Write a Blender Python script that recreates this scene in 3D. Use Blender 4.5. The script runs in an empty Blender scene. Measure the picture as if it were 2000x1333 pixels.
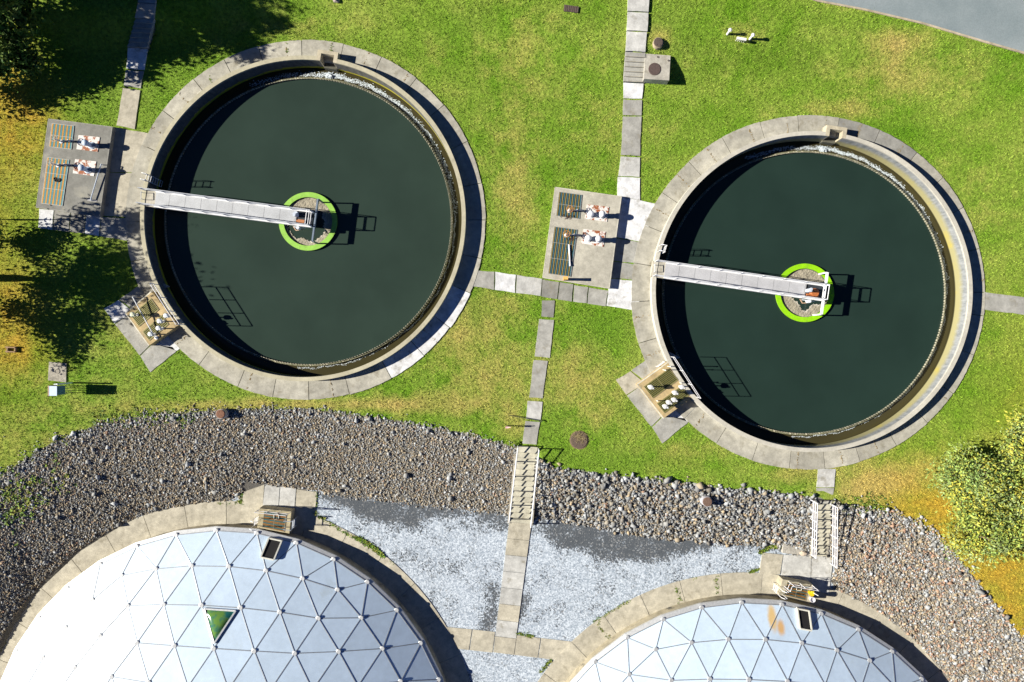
import bpy, math, random
import numpy as np
from mathutils import Vector, Matrix, Euler
rnd = random.Random(7)
rng = np.random.default_rng(11)
R = math.radians
C = bpy.context.scene.collection
SC = bpy.context.scene

# ------------------------------------------------------------------ camera, sky, sun, exposure
H = 44.4                       # height of the drone above the tank lawn
F = 1332.0                     # focal length in photo pixels (2000 wide)
cam = bpy.data.objects.new('camera', bpy.data.cameras.new('camera'))
C.objects.link(cam)
cam.location = (0, 0, H)
cam.data.sensor_width = 36.0
cam.data.lens = F / 2000 * 36.0
cam.data.clip_end = 2000
SC.camera = cam

SUN_EL, SUN_DIR = 29.8, (1.0, -0.017)
world = bpy.data.worlds.new('World'); SC.world = world
world.use_nodes = True
wn = world.node_tree.nodes; wl = world.node_tree.links
sky = wn.new('ShaderNodeTexSky'); sky.sky_type = 'NISHITA'
sky.sun_disc = False
sky.sun_elevation = R(SUN_EL); sky.sun_rotation = R(270)
wl.new(sky.outputs[0], wn['Background'].inputs[0])
wn['Background'].inputs[1].default_value = 0.068
sky.air_density = 0.25; sky.dust_density = 0.0; sky.ozone_density = 9.0
sl = bpy.data.lights.new('sun', 'SUN'); sl.energy = 5.0; sl.angle = R(0.5); sl.color = (1.0, 0.93, 0.80)
sun = bpy.data.objects.new('sun', sl); C.objects.link(sun)
ce = math.cos(R(SUN_EL))
sun.rotation_euler = Vector((SUN_DIR[0]*ce, SUN_DIR[1]*ce, -math.sin(R(SUN_EL)))).to_track_quat('-Z', 'Y').to_euler()
sun.location = (-60, 0, 60)
SC.view_settings.view_transform = 'Standard'
SC.view_settings.look = 'None'
SC.view_settings.exposure = 0.99
SC.view_settings.gamma = 1.0

# ------------------------------------------------------------------ terrain
PIT = -2.36
def P(px, py, z=0.0):          # a photo pixel brought down to height z
    k = (H - z) / F
    return np.array([(px - 1000) * k, (666.5 - py) * k, z])

_yt = np.array([(-400, 1180), (-150, 1040), (0, 925), (100, 862), (200, 822), (300, 806), (430, 798), (600, 795), (750, 815), (900, 842), (1010, 872),
                (1080, 912), (1250, 932), (1400, 950), (1590, 968), (1650, 982), (1760, 1000), (1830, 1040), (1900, 1120), (2000, 1245), (2200, 1500), (2500, 1900)], float)
_yb = np.array([(-420, 1700), (-160, 1500), (0, 1300), (70, 1165), (160, 1080), (275, 1008), (400, 985), (430, 982), (520, 950), (620, 958), (800, 980), (1000, 1002),
                (1100, 1016), (1250, 1043), (1400, 1058), (1500, 1062), (1590, 1090), (1634, 1150), (1700, 1185), (1800, 1268), (1860, 1345), (2000, 1500), (2200, 1750), (2500, 2100)], float)
_k = (H - PIT) / H
_yb = np.c_[1000 + (_yb[:, 0] - 1000) * _k, 666.5 + (_yb[:, 1] - 666.5) * _k]
_yc = np.array([(-300, 70), (270, 67), (420, 30), (600, 12), (1000, 80), (1235, 128), (1600, 115), (2000, 160), (2400, 200)], float)
def sstep(t):
    t = np.clip(t, 0, 1)
    return t * t * (3 - 2 * t)
def wob(x, y, s=1.0):
    return (np.sin(x * 1.3 * s + 1.1) * np.sin(y * 1.7 * s + .4) + .6 * np.sin(x * 3.1 * s + y * 2.3 * s) + .4 * np.sin(x * 6.3 * s - y * 5.1 * s + 2)) / 2
def rock_t(X, Y):              # 0 at the top of the rock slope, 1 at its toe
    px = 1000 + X * 30; py = 666.5 - Y * 30
    t0 = np.interp(px, _yt[:, 0], _yt[:, 1]); t1 = np.interp(px, _yb[:, 0], _yb[:, 1])
    return (py - t0) / np.maximum(t1 - t0, 20)
def ground(X, Y):
    X = np.asarray(X, float); Y = np.asarray(Y, float)
    px = 1000 + X * 30; py = 666.5 - Y * 30
    yc = np.interp(px, _yc[:, 0], _yc[:, 1])
    z = 0.95 * sstep((yc + 45 - py) / 90) + 0.25 * sstep((yc - 40 - py) / 300)
    t = rock_t(X, Y)
    z = z + PIT * np.clip(t, 0, 1) * (0.85 + 0.15 * np.clip(t, 0, 1))
    return z
def G(px, py, dz=0.0):         # photo pixel -> point on the ground
    z = 0.0
    for _ in range(12):
        p = P(px, py, z); z = 0.5 * z + 0.5 * float(ground(p[0], p[1]))
    p = P(px, py, z); p[2] = float(ground(p[0], p[1])) + dz
    return p

# ------------------------------------------------------------------ mesh builder
class MB:
    def __init__(s): s.v = []; s.f = []; s.c = []; s.col = (1, 1, 1)
    def color(s, *c): s.col = c if len(c) == 3 else c[0]; return s
    def face(s, idx): s.f.append(tuple(idx)); s.c.append(s.col)
    def add(s, vs, fs):
        n = len(s.v); s.v += [tuple(map(float, v)) for v in vs]
        for f in fs: s.face([n + i for i in f])
        return s
    def prism(s, top, dz=None, z0=None):       # top: list of 3D points, CCW or CW
        n = len(top)
        a = sum(top[i][0] * top[(i + 1) % n][1] - top[(i + 1) % n][0] * top[i][1] for i in range(n))
        if a < 0: top = top[::-1]
        bot = [(p[0], p[1], (p[2] - dz) if dz is not None else z0) for p in top]
        return s.add(list(top) + bot, [tuple(range(n)), tuple(range(2 * n - 1, n - 1, -1))] +
                     [(i, n + i, n + (i + 1) % n, (i + 1) % n) for i in range(n)])
    def box(s, c, size, rz=0.0, rot=None):
        m = rot if rot is not None else Matrix.Rotation(rz, 3, 'Z')
        x, y, z = size[0] / 2, size[1] / 2, size[2] / 2
        vs = [Vector(c) + m @ Vector((sx * x, sy * y, sz * z)) for sz in (-1, 1) for sy in (-1, 1) for sx in (-1, 1)]
        return s.add(vs, [(0, 2, 3, 1), (4, 5, 7, 6), (0, 1, 5, 4), (1, 3, 7, 5), (3, 2, 6, 7), (2, 0, 4, 6)])
    def bar(s, a, b, w, h):                    # box beam from a to b
        a, b = Vector(a), Vector(b); d = (b - a)
        q = d.to_track_quat('X', 'Z').to_matrix()
        return s.box((a + b) / 2, (d.length, w, h), rot=q)
    def tube(s, pts, r, n=8, r1=None):
        pts = [Vector(p) for p in pts]; m = len(pts); vs = []; fs = []
        for i, p in enumerate(pts):
            d = (pts[min(i + 1, m - 1)] - pts[max(i - 1, 0)])
            q = d.to_track_quat('Z', 'Y').to_matrix()
            rr = r if r1 is None else r + (r1 - r) * i / (m - 1)
            vs += [p + q @ Vector((rr * math.cos(2 * math.pi * k / n), rr * math.sin(2 * math.pi * k / n), 0)) for k in range(n)]
        for i in range(m - 1):
            for k in range(n):
                fs.append((i * n + k, i * n + (k + 1) % n, (i + 1) * n + (k + 1) % n, (i + 1) * n + k))
        fs += [tuple(range(n - 1, -1, -1)), tuple(range((m - 1) * n, m * n))]
        return s.add(vs, fs)
    def lathe(s, c, prof, n=20, cap=True):     # prof: (r, z) from bottom to top
        vs = []; fs = []; m = len(prof)
        for r, z in prof:
            vs += [(c[0] + r * math.cos(2 * math.pi * k / n), c[1] + r * math.sin(2 * math.pi * k / n), c[2] + z) for k in range(n)]
        for i in range(m - 1):
            for k in range(n):
                fs.append((i * n + k, i * n + (k + 1) % n, (i + 1) * n + (k + 1) % n, (i + 1) * n + k))
        if cap: fs += [tuple(range(n - 1, -1, -1)), tuple(range((m - 1) * n, m * n))]
        return s.add(vs, fs)
    def torus(s, c, R0, r, n=20, m=6, rot=None):
        vs = []; fs = []
        q = rot or Matrix.Identity(3)
        for i in range(n):
            a = 2 * math.pi * i / n
            for j in range(m):
                b = 2 * math.pi * j / m; rr = R0 + r * math.cos(b)
                vs.append(Vector(c) + q @ Vector((rr * math.cos(a), rr * math.sin(a), r * math.sin(b))))
        for i in range(n):
            for j in range(m):
                fs.append((i * m + j, ((i + 1) % n) * m + j, ((i + 1) % n) * m + (j + 1) % m, i * m + (j + 1) % m))
        return s.add(vs, fs)
    def ring(s, c, r0, r1, z0, z1, a0=0.0, a1=2 * math.pi, n=120, jag=0.0):
        full = abs(a1 - a0 - 2 * math.pi) < 1e-6
        m = n if full else n + 1
        vs = []; fs = []
        for i in range(m):
            a = a0 + (a1 - a0) * i / n; ca, sa = math.cos(a), math.sin(a)
            ro = r1 + (rnd.uniform(-jag, jag) if jag else 0)
            for r, z in ((r0, z0), (ro, z0), (ro, z1), (r0, z1)):
                vs.append((c[0] + r * ca, c[1] + r * sa, z))
        for i in range(n):
            j = (i + 1) % m
            for k in range(4):
                fs.append((i * 4 + k, j * 4 + k, j * 4 + (k + 1) % 4, i * 4 + (k + 1) % 4))
        if not full: fs += [(0, 1, 2, 3), ((m - 1) * 4 + 3, (m - 1) * 4 + 2, (m - 1) * 4 + 1, (m - 1) * 4)]
        return s.add(vs, fs)
    def build(s, name, m, parent=None, smooth=False):
        o = np.zeros(3) if parent is None else np.array(world_loc(parent))
        me = bpy.data.meshes.new(name)
        me.from_pydata([(v[0] - o[0], v[1] - o[1], v[2] - o[2]) for v in s.v], [], s.f)
        at = me.color_attributes.new('col', 'FLOAT_COLOR', 'CORNER')
        cols = np.ones((sum(len(f) for f in s.f), 4), np.float32)
        k = 0
        for f, c in zip(s.f, s.c): cols[k:k + len(f), :3] = c; k += len(f)
        at.data.foreach_set('color', cols.ravel())
        me.materials.append(m)
        if smooth:
            me.polygons.foreach_set('use_smooth', [True] * len(me.polygons))
            me.set_sharp_from_angle(angle=R(40))
        ob = bpy.data.objects.new(name, me); C.objects.link(ob)
        if parent is not None: ob.parent = parent
        return ob
def world_loc(o):
    p = Vector((0, 0, 0))
    while o is not None: p += o.location; o = o.parent
    return p
def np_mesh(name, m, verts, faces, cols, parent=None):       # big triangle meshes from arrays, colour per vertex
    me = bpy.data.meshes.new(name)
    nv, nf = len(verts), len(faces); k = faces.shape[1]
    me.vertices.add(nv); me.vertices.foreach_set('co', verts.astype(np.float32).ravel())
    me.loops.add(nf * k); me.loops.foreach_set('vertex_index', faces.astype(np.int32).ravel())
    me.polygons.add(nf); me.polygons.foreach_set('loop_start', np.arange(0, nf * k, k, dtype=np.int32))
    me.update(calc_edges=True)
    at = me.color_attributes.new('col', 'FLOAT_COLOR', 'POINT')
    c4 = np.ones((nv, 4), np.float32); c4[:, :3] = cols; at.data.foreach_set('color', c4.ravel())
    me.materials.append(m)
    ob = bpy.data.objects.new(name, me); C.objects.link(ob)
    if parent is not None: ob.parent = parent
    return ob
def tag(o, label=None, cat=None, group=None, kind=None):
    if label: o['label'] = label
    if cat: o['category'] = cat
    if group: o['group'] = group
    if kind: o['kind'] = kind
    return o
def thing(name, loc, label, cat, group=None):
    o = bpy.data.objects.new(name, None); C.objects.link(o)
    o.location = Vector([float(a) for a in loc]); o.empty_display_size = .3
    return tag(o, label, cat, group)
def struct(o): o['kind'] = 'structure'; return o
def stuff(o): o['kind'] = 'stuff'; return o
def inpoly(x, y, poly):
    x = np.asarray(x); y = np.asarray(y); c = np.zeros(x.shape, bool); n = len(poly)
    for i in range(n):
        x0, y0 = poly[i][:2]; x1, y1 = poly[(i + 1) % n][:2]
        if y0 == y1: continue
        k = ((y0 > y) != (y1 > y)) & (x < (x1 - x0) * (y - y0) / (y1 - y0) + x0)
        c ^= k
    return c

# ------------------------------------------------------------------ materials
def newmat(name):
    m = bpy.data.materials.new(name); m.use_nodes = True
    nt = m.node_tree; return m, nt, nt.nodes, nt.links, nt.nodes['Principled BSDF']
def N(nt, t, **k):
    n = nt.nodes.new(t)
    for a, b in k.items(): setattr(n, a, b)
    return n
def noise(nt, vec, scale, detail=4, rough=.6):
    n = N(nt, 'ShaderNodeTexNoise'); n.inputs['Scale'].default_value = scale; n.inputs['Detail'].default_value = detail
    n.inputs['Roughness'].default_value = rough; nt.links.new(vec, n.inputs['Vector']); return n.outputs['Fac']
def maprange(nt, v, a, b, c, d, smooth=False):
    n = N(nt, 'ShaderNodeMapRange')
    if smooth: n.interpolation_type = 'SMOOTHSTEP'
    nt.links.new(v, n.inputs[0])
    for i, x in enumerate((a, b, c, d)): n.inputs[i + 1].default_value = x
    return n.outputs[0]
def mix(nt, f, a, b, mode='MIX'):
    n = N(nt, 'ShaderNodeMix', data_type='RGBA', blend_type=mode)
    for s, x in ((0, f), (6, a), (7, b)):
        if hasattr(x, 'is_output'): nt.links.new(x, n.inputs[s])
        elif s == 0: n.inputs[0].default_value = x
        else: n.inputs[s].default_value = (*x, 1)
    return n.outputs[2]
def scalecol(nt, col, fac):
    n = N(nt, 'ShaderNodeVectorMath', operation='SCALE'); nt.links.new(col, n.inputs[0]); nt.links.new(fac, n.inputs['Scale']); return n.outputs[0]
def mathn(nt, op, a, b=0.0):
    n = N(nt, 'ShaderNodeMath', operation=op)
    for i, x in enumerate((a, b)):
        if hasattr(x, 'is_output'): nt.links.new(x, n.inputs[i])
        else: n.inputs[i].default_value = x
    return n.outputs[0]
def M(name, rough=.85, metal=0.0, noises=((1.2, .15), (9, .12)), bump=None, stain=None, spec=.4, extra=None):
    m, nt, nd, lk, b = newmat(name)
    co = N(nt, 'ShaderNodeNewGeometry').outputs['Position']
    col = N(nt, 'ShaderNodeVertexColor', layer_name='col').outputs[0]
    for s, a in noises:
        col = scalecol(nt, col, maprange(nt, noise(nt, co, s), .3, .7, 1 - a, 1 + a))
    if stain:                     # (colour, scale, low, high)
        f = maprange(nt, noise(nt, co, stain[1], 6, .65), stain[2], stain[3], 0, 1)
        col = mix(nt, f, col, stain[0])
    if extra: col = extra(nt, co, col)
    lk.new(col, b.inputs['Base Color'])
    b.inputs['Roughness'].default_value = rough; b.inputs['Metallic'].default_value = metal
    b.inputs['Specular IOR Level'].default_value = spec
    if bump:
        bp = N(nt, 'ShaderNodeBump'); bp.inputs['Strength'].default_value = bump[1]; bp.inputs['Distance'].default_value = bump[2] if len(bump) > 2 else .02
        lk.new(noise(nt, co, bump[0], 5), bp.inputs['Height']); lk.new(bp.outputs[0], b.inputs['Normal'])
    return m
CONC = M('concrete', .9, noises=((.55, .16), (2.2, .14), (9, .10), (45, .14)), bump=(25, .25), stain=((.21, .19, .14), 1.3, .56, .76), spec=.2)
METAL = M('painted_metal', .5, 0.0, noises=((6, .08),))
GALV = M('galvanised_metal', .45, .5, noises=((8, .15),))
RUSTY = M('rusting_paint', .7, 0.0, noises=((10, .1),), stain=((.28, .085, .03), 3.2, .50, .56))
IRON = M('cast_iron', .8, .2, noises=((12, .25),))
WOOD = M('wood', .8, noises=((14, .25),))
BARK = M('bark', .95, noises=((8, .3),), bump=(14, .5))
STONE = M('stone', .95, noises=((30, .12),), spec=.2)
LEAF = M('leaf', .7, noises=((3, .25),), spec=.2)
DARK_VOID = M('dark_void', .9, noises=())
GRATE = M('grating', .6, .2, noises=((10, .15),))

# lawn: colour from noise plus dry / burnt / lush masks stored on the mesh
def lawn_mat(name, blade=False):
    m, nt, nd, lk, b = newmat(name)
    co = N(nt, 'ShaderNodeNewGeometry').outputs['Position']
    sep = N(nt, 'ShaderNodeSeparateColor')
    lk.new(N(nt, 'ShaderNodeVertexColor', layer_name='col').outputs[0], sep.inputs[0])
    big = noise(nt, co, .17, 4, .6); mid = noise(nt, co, .7, 5, .65); fine = noise(nt, co, 5, 4, .7)
    f1 = maprange(nt, mathn(nt, 'ADD', mathn(nt, 'MULTIPLY', big, .55), mathn(nt, 'MULTIPLY', mid, .45)), .38, .62, 0, 1)
    col = mix(nt, f1, (.135, .275, .016), (.275, .362, .060))
    dryn = mathn(nt, 'ADD', sep.outputs[0], mathn(nt, 'MULTIPLY', mathn(nt, 'SUBTRACT', mid, .5), 1.1))
    dryn = mathn(nt, 'ADD', dryn, mathn(nt, 'MULTIPLY', mathn(nt, 'SUBTRACT', fine, .5), .45))
    col = mix(nt, maprange(nt, dryn, .12, .95, 0, 1), col, (.47, .38, .12))
    col = mix(nt, mathn(nt, 'MULTIPLY', sep.outputs[2], maprange(nt, mid, .35, .6, .3, 1)), col, (.085, .235, .006))
    col = mix(nt, mathn(nt, 'MULTIPLY', sep.outputs[1], maprange(nt, mid, .3, .62, .45, 1)), col, (.47, .32, .04))
    if not blade:
        col = scalecol(nt, col, maprange(nt, fine, .32, .68, .45, 1.25))
        soil = N(nt, 'ShaderNodeAttribute', attribute_name='soil').outputs['Fac']
        sf = maprange(nt, mathn(nt, 'ADD', soil, mathn(nt, 'MULTIPLY', mathn(nt, 'SUBTRACT', mid, .5), .5)), .45, .6, 0, 1)
        col = mix(nt, sf, col, (.155, .148, .135))
    else:
        at = N(nt, 'ShaderNodeAttribute', attribute_name='tone').outputs['Fac']
        col = scalecol(nt, col, at)
    lk.new(col, b.inputs['Base Color']); b.inputs['Roughness'].default_value = .9; b.inputs['Specular IOR Level'].default_value = .15
    if not blade:
        bp = N(nt, 'ShaderNodeBump'); bp.inputs['Strength'].default_value = .9; bp.inputs['Distance'].default_value = .06
        lk.new(noise(nt, co, 7, 6, .75), bp.inputs['Height']); lk.new(bp.outputs[0], b.inputs['Normal'])
    return m
LAWN, BLADE = lawn_mat('lawn'), lawn_mat('grass_blade', True)

def water_mat(name, c):
    m, nt, nd, lk, b = newmat(name)
    co = N(nt, 'ShaderNodeNewGeometry').outputs['Position']
    col = mix(nt, maprange(nt, noise(nt, co, .25, 3), .35, .65, 0, 1), tuple(x * .92 for x in c), tuple(x * 1.08 for x in c))
    lk.new(col, b.inputs['Base Color']); b.inputs['Roughness'].default_value = .12; b.inputs['IOR'].default_value = 1.33
    bp = N(nt, 'ShaderNodeBump'); bp.inputs['Strength'].default_value = .05; bp.inputs['Distance'].default_value = .02
    lk.new(noise(nt, co, 5, 3), bp.inputs['Height']); lk.new(bp.outputs[0], b.inputs['Normal'])
    return m
def gravel_mat():
    m, nt, nd, lk, b = newmat('fine_gravel')
    co = N(nt, 'ShaderNodeNewGeometry').outputs['Position']
    v = N(nt, 'ShaderNodeTexVoronoi'); v.inputs['Scale'].default_value = 13; lk.new(co, v.inputs['Vector'])
    sc = N(nt, 'ShaderNodeSeparateColor'); lk.new(v.outputs['Color'], sc.inputs[0])
    dark = N(nt, 'ShaderNodeVertexColor', layer_name='col'); sd = N(nt, 'ShaderNodeSeparateColor'); lk.new(dark.outputs[0], sd.inputs[0])
    f = mathn(nt, 'ADD', sd.outputs[0], mathn(nt, 'MULTIPLY', mathn(nt, 'SUBTRACT', noise(nt, co, .75, 6, .7), .5), 1.9))
    f = mathn(nt, 'ADD', f, mathn(nt, 'MULTIPLY', mathn(nt, 'SUBTRACT', sc.outputs[1], .5), .7))
    dk = maprange(nt, f, .40, .72, 0, 1)
    pale = mix(nt, sc.outputs[0], (.26, .315, .39), (.60, .67, .76))
    grey = mix(nt, maprange(nt, sc.outputs[0], .8, 1, 0, 1), (.085, .098, .115), (.26, .27, .28))
    col = mix(nt, dk, pale, grey)
    lk.new(col, b.inputs['Base Color']); b.inputs['Roughness'].default_value = .95; b.inputs['Specular IOR Level'].default_value = .2
    bp = N(nt, 'ShaderNodeBump'); bp.inputs['Strength'].default_value = .8; bp.inputs['Distance'].default_value = .03
    lk.new(sc.outputs[0], bp.inputs['Height']); lk.new(bp.outputs[0], b.inputs['Normal'])
    return m
GRAVEL = gravel_mat()
def asphalt_mat():
    m, nt, nd, lk, b = newmat('asphalt')
    co = N(nt, 'ShaderNodeNewGeometry').outputs['Position']
    col = mix(nt, maprange(nt, noise(nt, co, .3, 4), .35, .65, 0, 1), (.18, .225, .245), (.25, .295, .315))
    col = scalecol(nt, col, maprange(nt, noise(nt, co, 16, 3), .3, .7, .88, 1.12))
    lk.new(col, b.inputs['Base Color']); b.inputs['Roughness'].default_value = .9
    return m
ASPHALT = asphalt_mat()
def tankwall_mat(c, amt):
    def ex(nt, co, col):
        # algae bloom above the water line and rain streaks over the given wall tones
        sx = N(nt, 'ShaderNodeSeparateXYZ'); nt.links.new(co, sx.inputs[0])
        dx = mathn(nt, 'SUBTRACT', sx.outputs[0], c[0]); dy = mathn(nt, 'SUBTRACT', sx.outputs[1], c[1])
        ang = mathn(nt, 'ARCTAN2', dy, dx)
        rad = mathn(nt, 'SQRT', mathn(nt, 'ADD', mathn(nt, 'MULTIPLY', dx, dx), mathn(nt, 'MULTIPLY', dy, dy)))
        cv = N(nt, 'ShaderNodeCombineXYZ'); nt.links.new(mathn(nt, 'MULTIPLY', ang, 10.0), cv.inputs[0]); nt.links.new(mathn(nt, 'MULTIPLY', sx.outputs[2], .25), cv.inputs[1])
        st = noise(nt, cv.outputs[0], 4.5, 5, .7); pat = noise(nt, cv.outputs[0], .45, 3, .6)
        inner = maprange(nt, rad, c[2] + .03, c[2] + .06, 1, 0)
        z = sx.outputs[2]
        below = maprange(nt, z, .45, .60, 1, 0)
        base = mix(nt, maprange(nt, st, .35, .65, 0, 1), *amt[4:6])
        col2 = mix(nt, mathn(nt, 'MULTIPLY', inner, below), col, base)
        zz = mathn(nt, 'ADD', z, mathn(nt, 'MULTIPLY', mathn(nt, 'SUBTRACT', st, .5), .35))
        zz = mathn(nt, 'ADD', zz, mathn(nt, 'MULTIPLY', mathn(nt, 'SUBTRACT', pat, .5), .5))
        al = mathn(nt, 'MULTIPLY', maprange(nt, zz, amt[0], amt[1], 1, 0), inner)
        alc = mix(nt, maprange(nt, pat, .55, .72, 0, 1), amt[2], amt[3])
        col2 = mix(nt, al, col2, alc)
        wet = mathn(nt, 'MULTIPLY', maprange(nt, z, -.70, -.62, 1, 0), inner)
        return mix(nt, wet, col2, (.035, .032, .014))
    return M('tank_wall', .85, noises=((1.0, .14), (6, .1), (40, .1)), bump=(20, .2), extra=ex, spec=.2)

# ------------------------------------------------------------------ measured layout (all in metres)
TANKS = [dict(c=(-13.42, 7.87), ring=11.70, rim=10.45, seed=1), dict(c=(19.26, 3.17), ring=11.50, rim=10.30, seed=2)]
DOMES = [dict(c=(-19.45, -28.27), r=15.59, walk=17.31, phi=R(116.2)), dict(c=(15.90, -32.93), r=15.43, walk=17.08, phi=R(117.0))]
RIM, WAT, LAU = 0.65, -0.61, -0.76
WALK = PIT + 0.06
COVER = []                         # polygons (world) where no grass or stones lie

COL = dict(beige=(.42, .395, .325), grey=(.335, .335, .315), dark=(.245, .245, .23), pale=(.62, .635, .66), light=(.46, .465, .455), ring=(.36, .35, .305), tan=(.46, .375, .225))
def jit(c, a=.06):
    k = 1 + rnd.uniform(-a, a); return tuple(x * k for x in c)
def slab(mb, poly, col, h=.06, depth=.25, z=None, wear=True):
    """a poured slab whose corners were read off the photo; the top sits h above the ground below it"""
    pts = []
    base = [G(x, y) if z is None else P(x, y, z) for x, y in poly]
    n = len(base)
    for i in range(n):
        a, b = base[i], base[(i + 1) % n]
        L = np.hypot(*(b - a)[:2]); k = max(1, int(L / .45)) if wear else 1
        d = (b - a); nrm = np.array([-d[1], d[0], 0]) / max(L, 1e-6)
        for j in range(k):
            p = a + d * j / k
            if j: p = p + nrm * rnd.uniform(-.022, .022)
            pts.append((p[0], p[1], p[2] + h))
    # shrink a touch so neighbouring slabs leave a joint
    cx = sum(p[0] for p in pts) / len(pts); cy = sum(p[1] for p in pts) / len(pts)
    q = []
    for p in pts:
        dx, dy = p[0] - cx, p[1] - cy; L = math.hypot(dx, dy)
        q.append((p[0] - dx / L * .018, p[1] - dy / L * .018, p[2]))
    mb.color(jit(col)); mb.prism(q, dz=depth)
    COVER.append([(p[0], p[1]) for p in pts])
def path(slabs, h=.06, name='path', z=None):
    mb = MB()
    for poly, c in slabs: slab(mb, poly, COL[c], h=h, z=z)
    return struct(mb.build(name, CONC))
STAIRS = []
def stairs(poly, n, name, zs=None):
    """poly: photo corners top-left, top-right, bottom-right, bottom-left of a flight lying on the slope"""
    tl, tr, br, bl = [G(*q) for q in poly]
    zt, zb = (tl[2] + tr[2]) / 2, (bl[2] + br[2]) / 2
    if zs: zt, zb = zs
    mb = MB()
    for i in range(n):
        a, b = i / n, (i + 1) / n
        q = [tl + (bl - tl) * a, tr + (br - tr) * a, tr + (br - tr) * b, tl + (bl - tl) * b]
        z = zt + (zb - zt) * (i / (n - 1) if zs else a) + (.06 if zs else .10)
        mb.color(jit((.46, .445, .365) if zs else COL['grey'], .04)); mb.prism([(p[0], p[1], z) for p in q], dz=.5)
        mb.color(tuple(x * .8 for x in COL['beige']))  # darker bars on the tread edges stand in for shadow lines
        e0, e1 = q[3], q[2]
        mb.bar((e0[0], e0[1], z - .012), (e1[0], e1[1], z - .012), .035, .03)
    COVER.append([tuple(p[:2]) for p in (tl, tr, br, bl)]); m = (tl + tr + br + bl) / 4
    STAIRS.append([tuple((m + (p - m) * np.array([.90, 1.03, 1]))[:2]) for p in (tl, tr, br, bl)])
    return struct(mb.build(name, CONC))

# paths across the lawn
path([([(276, -40), (312, -40), (306, 10), (271, 8)], 'grey'), ([(271, 8), (306, 10), (303, 40), (265, 37)], 'grey')], h=.14)
stairs([(266, 37), (304, 40), (290, 96), (251, 93)], 6, 'stairs')
path([([(250, 94), (289, 97), (283, 138), (247, 135)], 'pale'), ([(246, 137), (282, 140), (276, 174), (242, 169)], 'grey'),
      ([(241, 172), (275, 177), (264, 254), (228, 246)], 'beige')])
path([([(1226, -40), (1270, -40), (1266, 26), (1225, 24)], 'light'), ([(1225, 25), (1266, 27), (1264, 64), (1223, 62)], 'light'), ([(1223, 63), (1263, 65), (1260, 104), (1221, 102)], 'light')], h=.14)
stairs([(1221, 103), (1260, 105), (1258, 163), (1217, 161)], 6, 'stairs')
path([([(1217, 162), (1257, 164), (1254, 194), (1217, 193)], 'pale'), ([(1217, 195), (1254, 196), (1253, 227), (1216, 226)], 'grey'),
      ([(1216, 228), (1253, 228), (1250, 306), (1212, 304)], 'grey'), ([(1212, 306), (1250, 308), (1249, 347), (1207, 345)], 'light'),
      ([(1206, 346), (1250, 348), (1250, 392), (1205, 384)], 'pale')])
path([([(1922, 571), (2060, 588), (2060, 624), (1921, 605)], 'grey')], h=.05)
# the slabs between the tanks and down to the stair
path([([(925, 528), (966, 531), (965, 567), (922, 560)], 'grey'), ([(967, 531), (1008, 537), (1006, 573), (966, 567)], 'pale'), ([(1009, 537), (1059, 545), (1056, 579), (1007, 573)], 'light'),
      ([(1059, 546), (1092, 551), (1088, 585), (1057, 580)], 'dark'), ([(1093, 551), (1120, 555), (1117, 590), (1089, 586)], 'dark'),
      ([(1121, 557), (1149, 561), (1146, 593), (1119, 590)], 'grey'), ([(1150, 562), (1188, 568), (1183, 599), (1147, 594)], 'grey')], h=.05)
path([([(1058, 587), (1084, 587), (1081, 621), (1057, 619)], 'dark'), ([(1053, 623), (1082, 625), (1074, 700), (1044, 697)], 'grey'),
      ([(1042, 703), (1070, 705), (1060, 779), (1033, 777)], 'grey'), ([(1030, 783), (1060, 785), (1056, 821), (1027, 819)], 'light'), ([(1026, 822), (1055, 824), (1048, 869), (1020, 867)], 'grey')], h=.045)
# aprons round the valve chambers
path([([(208, 246), (296, 262), (274, 338), (190, 336)], 'beige'), ([(190, 337), (274, 339), (266, 426), (170, 420)], 'beige'), ([(198, 424), (266, 427), (268, 474), (195, 462)], 'grey'),
      ([(77, 408), (106, 411), (103, 450), (75, 446)], 'pale'), ([(107, 411), (138, 415), (135, 454), (104, 450)], 'dark'), ([(139, 415), (168, 418), (165, 457), (136, 454)], 'dark'), ([(169, 418), (198, 423), (194, 462), (166, 458)], 'pale')], h=.04)
path([([(1211, 384), (1279, 398), (1268, 440), (1256, 474), (1198, 463)], 'pale'), ([(1198, 464), (1256, 475), (1250, 516), (1190, 510)], 'grey'), ([(1190, 511), (1250, 517), (1248, 548), (1184, 543)], 'grey'),
      ([(1190, 545), (1247, 549), (1250, 609), (1184, 598)], 'pale')], h=.04)
for ox, oy in ((0, 0), (999, 139)):
    w = 'pale' if ox == 0 else 'beige'
    path([([(203 + ox, 603 + oy), (232 + ox, 586 + oy), (262 + ox, 610 + oy), (224 + ox, 633 + oy)], w), ([(233 + ox, 585 + oy), (268 + ox, 560 + oy), (296 + ox, 572 + oy), (263 + ox, 609 + oy)], 'grey'),
          ([(269 + ox, 560 + oy), (290 + ox, 538 + oy), (330 + ox, 560 + oy), (297 + ox, 571 + oy)], 'grey'),
          ([(225 + ox, 634 + oy), (250 + ox, 616 + oy), (296 + ox, 672 + oy), (273 + ox, 695 + oy)], 'grey'), ([(274 + ox, 696 + oy), (297 + ox, 673 + oy), (338 + ox, 678 + oy), (345 + ox, 687 + oy), (294 + ox, 728 + oy)], 'grey'),
          ([(298 + ox, 672 + oy), (346 + ox, 634 + oy), (380 + ox, 664 + oy), (346 + ox, 686 + oy)], 'pale')], h=.035)

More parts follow.
